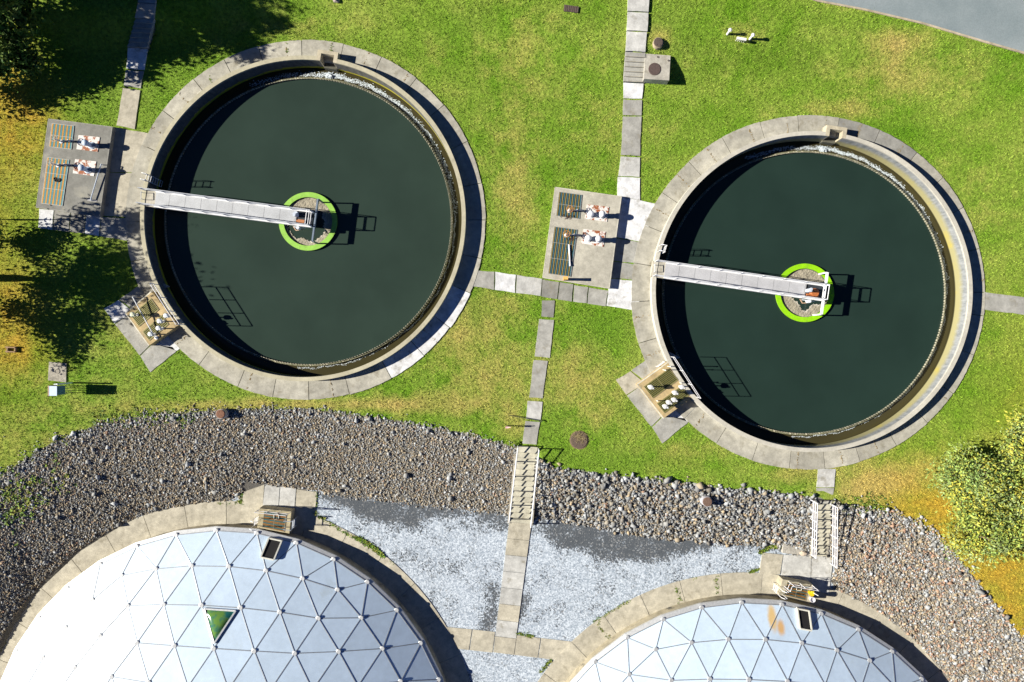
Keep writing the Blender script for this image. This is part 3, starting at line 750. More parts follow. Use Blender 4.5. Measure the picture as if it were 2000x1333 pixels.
def make_bridge(ti):
    """built with the deck along +X from the rim (x = -10.3) to just past the tank centre (0)"""
    r = thing('footbridge', (0, 0, 0), BL[ti], 'bridge', 'bridges over the settling tanks')
    x0, x1, zd, w = -9.55, .62, .62, .44
    white = (.74, .75, .77)
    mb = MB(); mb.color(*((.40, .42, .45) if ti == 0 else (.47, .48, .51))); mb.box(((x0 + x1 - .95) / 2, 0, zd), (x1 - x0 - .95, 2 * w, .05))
    for k in range(9): mb.color(.30, .31, .33); mb.box((x0 + .9 + k * 1.02, 0, zd + .026), (.03, 2 * w, .006))
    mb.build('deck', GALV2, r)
    mb = MB(); mb.color(.42, .40, .34); mb.box((-9.95, 0, zd - .2), (.85, 2 * w + .16, .40)); mb.build('landing', CONC, r)
    for s in (-1, 1):
        mb = MB(); mb.color(white); mb.box(((x0 + x1) / 2, s * (w + .035), zd - .12), (x1 - x0, .05, .42)); mb.box(((x0 + x1) / 2, s * (w + .035), zd + .095), (x1 - x0, .09, .02))
        mb.build('side_beam', METAL, r)
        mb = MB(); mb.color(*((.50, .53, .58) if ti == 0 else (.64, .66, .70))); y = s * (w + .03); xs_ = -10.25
        for z in (zd + .92, zd + .50): mb.tube([(xs_, y, z), (x1 + .02, y, z)], .024, 6)
        k = xs_
        while k < x1 + .05: mb.tube([(k, y, zd - .1), (k, y, zd + .92)], .024, 6); k += (x1 + .02 - xs_) / 8
        mb.build('handrail', METAL, r)
    mb = MB(); mb.color(white)
    for z in (zd + .92, zd + .50): mb.tube([(x1 + .02, -w - .03, z), (x1 + .02, w + .03, z)], .026, 6)
    mb.tube([(x1 - .22, -w - .03, zd + .70), (x1 - .22, w + .03, zd + .70)], .026, 6)
    for y in (-w, w): mb.tube([(x1 + .02, y, zd), (x1 + .02, y, zd + .92)], .026, 6)
    mb.build('end_rail', METAL, r)
    dr = MB(); dr.color(.035, .045, .06); dr.box((.10, 0, zd - .25), (1.05, .86, .55)); dr.lathe((0, 0, WAT), [(.34, -.4), (.34, .6), (.42, .62), (.42, .9)], 24); du = dr.build('gearbox', IRON, r)
    mb = MB(); mb.color(*((.42, .17, .07) if ti == 0 else (.40, .13, .04)))
    if ti == 0: mb.box((-.02, -.22, zd + .14), (.42, .20, .22)); mb.tube([(-.35, -.22, zd + .14), (-.2, -.22, zd + .14)], .07, 10)
    else: mb.lathe((.12, -.1, zd + .05), [(.32, 0), (.32, .08), (.24, .12), (.22, .2)], 18); mb.box((-.05, -.27, zd + .13), (.66, .16, .16))
    mb.build('drive_housing', METAL, du)
    mb = MB(); mb.color(.50, .56, .66)
    mb.tube([(-.36, .12 if ti == 0 else .0, zd + .10), (-.36, .12 if ti == 0 else .0, zd + .62)], .12, 14); mb.tube([(-.36, .06, zd + .62), (-.36, .06, zd + .70)], .09, 12)
    if ti == 0: mb.box((-.38, .25, zd + .2), (.18, .16, .3))
    mb.build('motor', METAL, du)
    mb = MB(); mb.color(.60, .64, .70); mb.tube([(-.18, -.66, zd - .1), (-.18, -.66, zd + .28)], .11, 12); mb.bar((-.55, -.60, zd - .1), (.25, -.60, zd + .05), .04, .04); mb.color(.45, .30, .2); mb.bar((-.62, -.56, zd - .2), (-.42, -.80, zd - .2), .05, .05); mb.bar((-.42, -.80, zd - .2), (.1, -.68, zd - .1), .04, .04)
    mb.build('control_box', METAL, r)
    return r
GALV2 = M('galvanised_deck', .6, .15, noises=((1.2, .12), (20, .14)))
SKL = ['slim blue grey skimmer frame standing over the paler green feedwell', 'white pipe skimmer frame standing over the vivid green feedwell']
for ti, t in enumerate(TANKS):
    b = make_bridge(ti); b.location = (t['c'][0], t['c'][1], 0); b.rotation_euler.z = BANG[ti]
    a = BANG[ti]; ux = Vector((math.cos(a), math.sin(a), 0)); uy = Vector((-ux.y, ux.x, 0)); c0 = Vector((t['c'][0], t['c'][1], 0))
    q = thing('skimmer_frame', c0 + ux * .80 + Vector((0, 0, WAT)), SKL[ti], 'skimmer', 'skimmer frames')
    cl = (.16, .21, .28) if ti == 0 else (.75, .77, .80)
    e = [c0 + ux * .80 + uy * s for s in (-1.36, 1.36)]
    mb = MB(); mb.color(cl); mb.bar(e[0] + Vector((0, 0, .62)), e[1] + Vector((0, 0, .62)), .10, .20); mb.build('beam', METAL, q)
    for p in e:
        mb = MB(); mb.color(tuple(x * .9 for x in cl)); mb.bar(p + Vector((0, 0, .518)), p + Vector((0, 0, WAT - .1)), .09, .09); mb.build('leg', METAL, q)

# small gate plate lying at the start of the bridge walk
def gate_plate(px, py, lab):
    p = P(px, py, RIM + .3); g = thing('kick_gate', (p[0], p[1], .06), lab, 'gate', 'small gates at the bridge ends')
    mb = MB(); mb.color(.66, .68, .72)
    for dy in (-.22, .22): mb.tube([(p[0], p[1] + dy, .06), (p[0], p[1] + dy, .98)], .02, 6)
    for z in (.98, .6): mb.tube([(p[0], p[1] - .22, z), (p[0], p[1] + .22, z)], .02, 6)
    mb.build('rail', METAL, g)
    mb = MB(); mb.color(.6, .62, .66); mb.box((p[0], p[1], .2), (.04, .44, .2)); mb.build('kick_plate', METAL, g)
gate_plate(276, 382, 'small grey gate across the start of the greyer bridge'); gate_plate(1279, 524, 'small pale gate across the start of the whiter bridge')

# ------------------------------------------------------------------ valve chambers beside the tanks
def quad(c, z):
    T = [P(x, y, z) for x, y in c]           # TL, TR, BR, BL
    return lambda u, v: (T[0] * (1 - u) + T[1] * u) * (1 - v) + (T[3] * (1 - u) + T[2] * u) * v
def grating(mb, q, z, n, cols, cross=0, frame=(.30, .31, .30), fill=.72):
    """bars between edge q0-q1 and edge q3-q2"""
    q = [np.array(p) for p in q]
    mb.color(.02, .022, .022); mb.prism([(p[0], p[1], z + .006) for p in q], dz=.004)
    for i in range(n):
        u = (i + .5) / n; a = q[0] + (q[1] - q[0]) * u; b = q[3] + (q[2] - q[3]) * u
        w = np.hypot(*(q[1] - q[0])[:2]) / n * fill
        mb.color(cols[i % len(cols)]); mb.bar((a[0], a[1], z + .022), (b[0], b[1], z + .022), w, .02)
    for k in range(cross):
        v = (k + 1) / (cross + 1); a = q[0] + (q[3] - q[0]) * v; b = q[1] + (q[2] - q[1]) * v
        mb.color(frame); mb.bar((a[0], a[1], z + .034), (b[0], b[1], z + .034), .025, .008)
    for a, b in zip(q, q[1:] + q[:1]): mb.color(frame); mb.bar((a[0], a[1], z + .02), (b[0], b[1], z + .02), .03, .026)
RUST1, TEAL, DARKG = (.36, .19, .03), (.04, .17, .21), (.07, .08, .065)
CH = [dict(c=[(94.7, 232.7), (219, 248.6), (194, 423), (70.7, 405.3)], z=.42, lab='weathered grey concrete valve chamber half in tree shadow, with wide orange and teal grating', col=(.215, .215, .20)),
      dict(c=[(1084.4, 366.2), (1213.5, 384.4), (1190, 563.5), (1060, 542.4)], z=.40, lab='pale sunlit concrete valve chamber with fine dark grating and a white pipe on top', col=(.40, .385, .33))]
# normalised positions on the chamber lid, read from the sunlit one
def uv_of(c, px, py):
    c = [np.array(p, float) for p in c]; u = v = .5
    for _ in range(30):
        p = (c[0] * (1 - u) + c[1] * u) * (1 - v) + (c[3] * (1 - u) + c[2] * u) * v
        du = (c[1] - c[0]) * (1 - v) + (c[2] - c[3]) * v; dv = (c[3] - c[0]) * (1 - u) + (c[2] - c[1]) * u
        s = np.linalg.solve(np.c_[du, dv], np.array([px, py]) - p); u += s[0]; v += s[1]
    return u, v
def zoomed(sc, ox, oy): return lambda x, y: (ox + x / sc, oy + y / sc)
VALVES, PUMPS = {}, {}
for ci, ch in enumerate(CH):
    zt = ch['z']; q = quad(ch['c'], zt)
    cc = q(.5, .5); root = thing('valve_chamber', (cc[0], cc[1], 0), ch['lab'], 'valve chamber', 'valve chambers beside the tanks')
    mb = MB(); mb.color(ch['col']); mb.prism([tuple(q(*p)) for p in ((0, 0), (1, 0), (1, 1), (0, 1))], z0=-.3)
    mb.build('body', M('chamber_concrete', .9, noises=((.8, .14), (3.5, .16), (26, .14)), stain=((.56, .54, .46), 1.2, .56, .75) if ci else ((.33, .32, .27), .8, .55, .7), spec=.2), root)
    mb = MB(); mb.color(tuple(x * 1.25 for x in ch['col']))
    cn = [q(*p) for p in ((0, 0), (1, 0), (1, 1), (0, 1))]
    for a, b in zip(cn, cn[1:] + cn[:1]): mb.bar((a[0], a[1], zt - .01), (b[0], b[1], zt - .01), .05, .03)
    mb.build('pale_edge', CONC, root)
    zq = zoomed(4.9375, 1050, 350)
    for gi, (gp, cross) in enumerate((([(208, 125), (428, 155), (403, 385), (180, 355)], 1), ([(163, 460), (382, 490), (318, 942), (103, 912)], 2))):
        pts = [q(*uv_of(CH[1]['c'], *zq(*p))) for p in gp]
        mb = MB()
        cols = [RUST1, TEAL] if ci == 0 else [(.27, .215, .08), (.06, .15, .19)]
        grating(mb, pts, zt, 12 if ci == 0 else 14, cols, cross, fill=.86 if ci == 0 else .6)
        mb.build('grating', GRATE, root)
    # rusting base plates
    for pi, pp in enumerate(([(475, 245), (688, 270), (668, 415), (455, 385)], [(443, 483), (655, 510), (633, 655), (420, 622)])):
        pts = [q(*uv_of(CH[1]['c'], *zq(*p))) for p in pp]
        mb = MB(); mb.color(.66, .64, .62); mb.prism([(p[0], p[1], zt + .035) for p in pts], dz=.03); mb.build('base_plate', RUSTY, root)
def pump(c, z, lab, blue, low):
    r = thing('pump', (c[0], c[1], z), lab, 'pump', 'pumps on the valve chambers')
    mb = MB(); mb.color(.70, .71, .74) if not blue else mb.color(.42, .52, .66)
    h = .34 if low else .66
    mb.lathe((c[0], c[1], z), [(.22, 0), (.22, .05), (.15, .07), (.15, h - .1), (.19, h - .08), (.19, h)], 20); mb.build('casing', METAL, r, True)
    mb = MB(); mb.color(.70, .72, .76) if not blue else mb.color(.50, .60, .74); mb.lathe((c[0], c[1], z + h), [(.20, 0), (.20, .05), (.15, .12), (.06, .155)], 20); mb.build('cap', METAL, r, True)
    mb = MB(); mb.color(.22, .27, .34); mb.tube([(c[0], c[1], z + .16), (c[0] + .42, c[1] - .03, z + .16)], .085, 10); mb.box((c[0] + .30, c[1] - .12, z + .14), (.10, .12, .2)); mb.build('outlet_pipe', METAL, r)
    return r
def handwheel(c, z, lab, wheelcol, h=.72):
    r = thing('handwheel_valve', (c[0], c[1], z), lab, 'valve', 'handwheel valves')
    mb = MB(); mb.color(.70, .70, .70); mb.lathe((c[0], c[1], z), [(.12, 0), (.12, .04), (.055, .06), (.05, h - .18), (.09, h - .16), (.08, h - .04), (.03, h)], 14); mb.build('stem', METAL, r, True)
    mb = MB(); mb.color(wheelcol); cw = (c[0], c[1], z + h); mb.torus(cw, .21, .020, 24, 6)
    for k in range(3): a = k * math.pi / 3; mb.bar((c[0] - .2 * math.cos(a), c[1] - .2 * math.sin(a), z + h), (c[0] + .2 * math.cos(a), c[1] + .2 * math.sin(a), z + h), .025, .02)
    mb.build('wheel', METAL, r, True)
    mb = MB(); mb.color(.62, .60, .58); mb.tube([(c[0] + .52, c[1] + .03, z), (c[0] + .52, c[1] + .03, z + .22)], .07, 10); mb.tube([(c[0], c[1], z + .14), (c[0] + .9, c[1] + .05, z + .14)], .035, 8); mb.build('gear_rod', METAL, r)
    return r
zq = zoomed(4.9375, 1050, 350); zl = zoomed(5.127, 60, 220)
# the wheel is read off at its own height, so bring the pixel down at that height
for zz_, pts, labs in ((CH[1]['z'], [(515, 335, 1), (625, 335, 0), (490, 570, 1), (590, 572, 0)],
        ['squat white pump on the upper rust plate of the pale chamber', 'taller white pump on the upper rust plate of the pale chamber', 'squat white pump on the lower rust plate of the pale chamber', 'taller white pump on the lower rust plate of the pale chamber']),):
    for (x, y, low), lab in zip(pts, labs): c = P(*zq(x, y), zz_ + (.4 if low else .75)); pump(c, zz_ + .035, lab, False, low)
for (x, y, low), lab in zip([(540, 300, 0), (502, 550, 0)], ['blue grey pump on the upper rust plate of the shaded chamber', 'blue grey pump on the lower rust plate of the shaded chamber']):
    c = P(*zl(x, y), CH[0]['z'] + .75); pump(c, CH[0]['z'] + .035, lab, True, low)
for (x, y), lab, wc in (((312, 290), 'orange rimmed handwheel valve on the smaller grating of the pale chamber', (.42, .20, .06)), ((280, 530), 'orange rimmed handwheel valve on the longer grating of the pale chamber', (.42, .20, .06))):
    c = P(*zq(x, y), CH[1]['z'] + .72); handwheel(c, CH[1]['z'] + .03, lab, wc)
for (x, y), lab in (((238, 262), 'grey spoked handwheel valve on the smaller grating of the shaded chamber'), ((202, 505), 'grey spoked handwheel valve on the longer grating of the shaded chamber')):
    c = P(*zl(x, y), CH[0]['z'] + .72); handwheel(c, CH[0]['z'] + .03, lab, (.40, .34, .27))
# loose things lying or standing on the chambers
z1 = CH[1]['z'] + .045
a, b = P(*zq(304, 632), z1 + .1), P(*zq(315, 838), z1 + .1)
o = thing('plastic_pipe', (a[0], a[1], z1), 'white plastic pipe lying on the fine grating of the pale chamber', 'pipe')
mb = MB(); mb.color(.80, .79, .82); mb.tube([(a[0], a[1], z1 + .04), (b[0], b[1], z1 + .04)], .05, 10); mb.build('tube', METAL, o, True)
mb = MB(); mb.color(.7, .7, .74); mb.tube([(b[0] - .005, b[1] + .09, z1 + .04), (b[0], b[1] - .01, z1 + .04)], .058, 10); mb.build('collar', METAL, o, True)
c = P(1104, 544.5, CH[1]['z'] + .5); o = thing('marker_post', (c[0], c[1], CH[1]['z']), 'orange topped marker post standing at the lower edge of the pale chamber', 'post')
mb = MB(); mb.color(.62, .33, .08); mb.prism([(c[0] - .09, c[1] - .09, CH[1]['z'] + .82), (c[0] + .09, c[1] - .09, CH[1]['z'] + .82), (c[0] + .09, c[1] + .09, CH[1]['z'] + .82), (c[0] - .09, c[1] + .09, CH[1]['z'] + .82)], z0=CH[1]['z']); mb.build('post', WOOD, o)
mb = MB(); mb.color(.70, .42, .12); mb.box((c[0], c[1], CH[1]['z'] + .86), (.30, .20, .08)); mb.build('cap', WOOD, o)
z0 = CH[0]['z']; a = P(*zl(705, 518), z0 + .22); b = P(*zl(615, 880), z0)
o = thing('davit_pole', (b[0], b[1], z0), 'slim grey lifting pole laid across the shaded chamber on a flat foot', 'pole')
mb = MB(); mb.color(.45, .52, .62); mb.tube([(b[0], b[1], z0 + .16), (a[0], a[1], z0 + .22)], .035, 8); mb.tube([(a[0], a[1], z0), (a[0], a[1], z0 + .22)], .03, 8); mb.tube([(b[0], b[1], z0), (b[0], b[1], z0 + .17)], .04, 8); mb.build('pole', METAL, o)
mb = MB(); mb.color(.4, .4, .42); mb.box((b[0], b[1], z0 + .012), (.62, .10, .02), rz=R(-6)); mb.build('foot', METAL, o)
# the heap of black hose on the shaded grating and the rust scale on the sunlit one
c = P(*zl(250, 672), z0 + .1); o = thing('coiled_chain', (c[0], c[1], z0 + .04), 'small black heap of chain on the teal and orange grating', 'chain')
mb = MB(); mb.color(.03, .03, .03)
for k in range(7): mb.torus((c[0] + rnd.uniform(-.2, .25), c[1] + rnd.uniform(-.08, .08), z0 + .06), .07, .022, 12, 5)
mb.build('links', IRON, o)
for x, y, lab in ((300, 365, 'reddish brown pile of rust flakes beside the upper orange wheel'), (318, 580, 'reddish brown pile of rust flakes beside the lower orange wheel')):
    c = P(*zq(x, y), CH[1]['z']); mb = MB()
    for k in range(40):
        mb.color(jit((.075, .035, .03), .4)); s = rnd.uniform(.02, .06); mb.box((c[0] + rnd.gauss(0, .18), c[1] + rnd.gauss(0, .07), CH[1]['z'] + .045), (s, s * .7, .02), rz=rnd.uniform(0, 3))
    stuff(tag(mb.build('rust_flakes', IRON), lab))

# ------------------------------------------------------------------ inlet boxes on the tank walls
def inlet(corners, lab, kids, gcol, z=RIM - .004):
    T = [P(x, y, z) for x, y in corners]      # L, B, R, T
    f = lambda u, v: T[0] + (T[1] - T[0]) * u + (T[3] - T[0]) * v
    m = sum(T) / 4
    r = thing('inlet_box', (m[0], m[1], 0), lab, 'inlet box', 'inlet boxes on the tank walls')
    mb = MB(); mb.color(.42, .325, .175); mb.prism([tuple(T[0]), tuple(T[1]), tuple(T[2]), tuple(T[3])], z0=-.3); mb.build('body', CONC, r)
    mb = MB(); mb.color(.60, .57, .47)  # pale strips paint the sunlit left-facing sides into the colour
    for a, b in ((T[0], T[1]), (T[0], T[3])): mb.bar((a[0], a[1], z - .02), (b[0], b[1], z - .02), .07, .05)
    mb.build('pale_edge', CONC, r)
    for (u0, u1, v0, v1) in ((.13, .47, .10, .86), (.63, .91, .10, .84)):
        mb = MB(); pts = [f(u0, v0), f(u1, v0), f(u1, v1), f(u0, v1)]
        grating(mb, pts, z, 9 if u0 < .5 else 7, [(.19, .18, .05), (.165, .165, .05)], 1, (.30, .27, .14), fill=.5); mb.build('grating', GRATE, r)
    return f, r, T
ic = [[(245.3, 612.5), (291, 675.5), (348.5, 635.6), (296, 569.5)], [(1244.7, 751.4), (1296, 817.6), (1355.4, 775), (1309, 705)]]
fi0 = inlet(ic[0], 'tan inlet box half shaded by a tree and crossed by a long pole', 4, None)
fi1 = inlet(ic[1], 'tan inlet box in full sun on the wall of the darker tank', 6, None)
def mushroom(c, z, h, lab, col=(.60, .61, .62), twin=False, dirty=False):
    r = thing('stem_valve', (c[0], c[1], z), lab, 'valve', 'stem valves on the inlet boxes')
    mb = MB(); mb.color(.55, .55, .52); mb.lathe((c[0], c[1], z), [(.09, 0), (.09, .03), (.04, .05), (.04, h - .2)], 12); mb.build('stem', METAL, r, True)
    mb = MB(); mb.color(col); mb.lathe((c[0], c[1], z + h - .22), [(.06, 0), (.155, .04), (.155, .15), (.12, .20), (.04, .22)], 18); mb.build('cap', METAL, r, True)
    mb = MB(); mb.color(tuple(x * .8 for x in col)); mb.box((c[0] + .15, c[1] - .07, z + h - .12), (.13, .12, .13)); mb.lathe((c[0] + .15, c[1] - .07, z + h - .05), [(.05, 0), (.05, .05), (.02, .07)], 10); mb.build('indicator', METAL, r)
    return r
z4 = zoomed(6.057, 190, 520); z7 = zoomed(7.405, 1190, 690)
for (x, y, h), lab, cl in (((405, 572, .72), 'capped valve with a yellow green body at the corner of the half shaded inlet box', (.62, .66, .50)), ((805, 586, .62), 'grey capped valve nearest the rail on the half shaded inlet box', (.62, .67, .72)),
        ((728, 650, .66), 'grey capped valve second from the rail on the half shaded inlet box', (.66, .70, .74)), ((715, 735, .66), 'grey capped valve third from the rail on the half shaded inlet box', (.66, .70, .74)), ((620, 805, .66), 'grey capped valve farthest from the tank on the smaller shaded grating', (.60, .66, .70))):
    c = P(*z4(x, y), RIM + h); mushroom(c, RIM + .03, h, lab, cl)
for (x, y, h), lab in (((605, 495, .80), 'white capped valve alone on the larger grating of the sunlit inlet box'), ((1055, 492, .70), 'white capped valve close under the rail of the sunlit inlet box'), ((955, 575, .68), 'white capped valve with a pinkish collar on the sunlit inlet box'),
        ((945, 678, .66), 'white capped valve behind the plain round cap on the sunlit inlet box'), ((865, 715, .62), 'plain round white cap in the middle of the small sunlit grating'), ((815, 775, .66), 'white capped valve at the outer corner of the small sunlit grating')):
    c = P(*z7(x, y), RIM + h); mushroom(c, RIM + .03, h, lab)
def railing(name, pts, lab, cat, group, hs, post_at, col=(.70, .71, .74), r=.026):
    """pts: polyline of rail feet; rails at heights hs; posts at the listed fractions"""
    pts = [np.array(p, float) for p in pts]; o = thing(name, pts[0], lab, cat, group)
    for h in hs:
        mb = MB(); mb.color(col); mb.tube([(p[0], p[1], p[2] + h) for p in pts], r, 8); mb.build('rail', METAL, o, True)
    seg = np.r_[0, np.cumsum([np.linalg.norm(b - a) for a, b in zip(pts[:-1], pts[1:])])]
    for t_ in post_at:
        s = t_ * seg[-1]; p = np.array([np.interp(s, seg, [q[k] for q in pts]) for k in range(3)])
        mb = MB(); mb.color(col); mb.tube([p, p + np.array([0, 0, max(hs)])], r, 8); mb.build('post', METAL, o, True)
    return o
zr_ = RIM + 1.0
a, b = P(*z4(620, 205), zr_), P(*z4(930, 690), zr_)
railing('guard_rail', [(a[0], a[1], RIM), (b[0], b[1], RIM)], 'grey tubular guard rail between the half shaded inlet box and the water', 'railing', 'guard rails on the tank walls', (1.0, .55), (0, .33, .67, 1))
a, b = P(*z7(945, 60), zr_), P(*z7(1325, 655), zr_)
railing('guard_rail', [(a[0], a[1], RIM), (b[0], b[1], RIM)], 'white tubular guard rail between the sunlit inlet box and the water', 'railing', 'guard rails on the tank walls', (1.0, .55), (0, .33, .67, 1), (.62, .62, .64), .022)
a, b = P(*z4(415, 362), 1.05), P(*z4(685, 848), RIM + .16)
o = thing('lifting_pole', (b[0], b[1], RIM), 'long grey pole slanting across the half shaded inlet box', 'pole')
mb = MB(); mb.color(.66, .68, .72); mb.tube([tuple(b), tuple(a)], .035, 8); mb.build('pole', METAL, o)
mb = MB(); mb.color(.76, .78, .8); mb.lathe((b[0], b[1], RIM), [(.12, 0), (.12, .05), (.06, .08), (.06, .16)], 12); mb.build('foot', METAL, o)
mb = MB(); mb.color(.5, .5, .5); mb.bar((a[0], a[1], 1.02), (a[0], a[1], .05), .05, .05); mb.build('prop', METAL, o)
for k, (x, y, x2, y2) in enumerate(((700, 195, 800, 125),)):
    a, b = P(*z7(x, y), .55), P(*z7(x2, y2), .55)
    o = thing('step_rung', (a[0], a[1], .06), 'low white access step hung on the sunlit inlet box side', 'step')
    mb = MB(); mb.color(.76, .77, .78)
    for p in (a, b): mb = MB(); mb.color(.76, .77, .78); mb.tube([(p[0], p[1], .06), (p[0], p[1], .62)], .022, 6); mb.build('leg', METAL, o)
    for z in (.62, .34): mb = MB(); mb.color(.72, .73, .74); mb.bar((a[0], a[1], z), (b[0], b[1], z), .05, .03); mb.build('tread', METAL, o)
for x, y, lab in ((1030, 432, 'short white stop post near the rail of the sunlit inlet box'), (690, 690, 'short white stop post between the two gratings of the sunlit inlet box'), (865, 195, 'tall white rod nearest the tank on the sunlit inlet box'), (795, 245, 'tall white rod at the edge of the larger sunlit grating')):
    h = .32 if 'short' in lab else .75
    c = P(*z7(x, y), RIM + h / 2); o = thing('stop_post', (c[0], c[1], RIM), lab, 'post', 'small posts on the sunlit inlet box')
    mb = MB(); mb.color(.74, .72, .66); mb.tube([(c[0], c[1], RIM), (c[0], c[1], RIM + h)], .03, 8); mb.build('rod', METAL, o, True)
    mb = MB(); mb.color(.78, .76, .7); mb.lathe((c[0], c[1], RIM + h), [(.045, 0), (.045, .04), (.02, .05)], 10); mb.build('cap', METAL, o)

# ------------------------------------------------------------------ aluminium domes over the two lower tanks
def dome_mat(stain_at=None):
    def ex(nt, co, col):
        if stain_at is None: return col
        for (x, y, rx, ry, c) in stain_at:
            sx = N(nt, 'ShaderNodeSeparateXYZ'); nt.links.new(co, sx.inputs[0])
            dx = mathn(nt, 'DIVIDE', mathn(nt, 'SUBTRACT', sx.outputs[0], x), rx); dy = mathn(nt, 'DIVIDE', mathn(nt, 'SUBTRACT', sx.outputs[1], y), ry)
            d = mathn(nt, 'SQRT', mathn(nt, 'ADD', mathn(nt, 'MULTIPLY', dx, dx), mathn(nt, 'MULTIPLY', dy, dy)))
            d = mathn(nt, 'ADD', d, mathn(nt, 'MULTIPLY', mathn(nt, 'SUBTRACT', noise(nt, co, 1.1, 4), .5), .9))
            col = mix(nt, maprange(nt, d, .35, 1.0, .85, 0, True), col, c)
        return col
    m = M('dome_panel', .42, .0, noises=((.5, .06), (3, .05)), stain=((.40, .47, .50), .55, .60, .85), extra=ex, spec=.6)
    return m
RRING = np.array([0, 2.5, 5.02, 7.6, 10.07, 12.38, 14.27, 15.59]) / 15.59
BL_ = [0, 0, 0, 0, .095, .317, .613]
def dome_nodes(d):
    cx, cy = d['c']; Rr = d['r']; rise = 3.59 * Rr / 15.59; S = (Rr * Rr + rise * rise) / (2 * rise); zb = -1.2
    def zz(r): return zb + math.sqrt(S * S - r * r) - (S - rise)
    V = {(0, 0): (cx, cy, zz(0))}
    for k in range(1, 7):
        for i in range(6 * k):
            s, t = i // k, (i % k) / k; a0 = d['phi'] + s * math.pi / 3; a1 = a0 + math.pi / 3; a = a0 + t * math.pi / 3; b = BL_[k]
            x = (1 - b) * ((1 - t) * math.cos(a0) + t * math.cos(a1)) + b * math.cos(a); y = (1 - b) * ((1 - t) * math.sin(a0) + t * math.sin(a1)) + b * math.sin(a)
            r = RRING[k] * Rr; x *= r; y *= r
            V[(k, i)] = (cx + x, cy + y, zz(math.hypot(x, y)))
    for i in range(36):
        a = d['phi'] + (i + .5) * math.pi / 18; V[(7, i)] = (cx + Rr * math.cos(a), cy + Rr * math.sin(a), zb)
    T = []
    for s in range(6):
        for k in range(1, 7):
            n, m = 6 * k, 6 * (k - 1)
            for j in range(k):
                inn = (k - 1, (s * (k - 1) + j) % m) if k > 1 else (0, 0)
                T.append(((k, (s * k + j) % n), (k, (s * k + j + 1) % n), inn))
                if j < k - 1: T.append((inn, (k, (s * k + j + 1) % n), (k - 1, (s * (k - 1) + j + 1) % m)))
    for i in range(36):
        T.append(((6, i), (7, i), (6, (i + 1) % 36))); T.append(((7, i), (7, (i + 1) % 36), (6, (i + 1) % 36)))
    return V, T
DL = ['large white aluminium dome of triangular panels with a green triangular skylight', 'large white aluminium dome of triangular panels with a yellow rust stain near its rim']
HATCH = [[(524, 1052.5), (549, 1058), (539, 1090), (514, 1084.6)], [(1559, 1191), (1582, 1195.6), (1581, 1228), (1558, 1223.7)]]
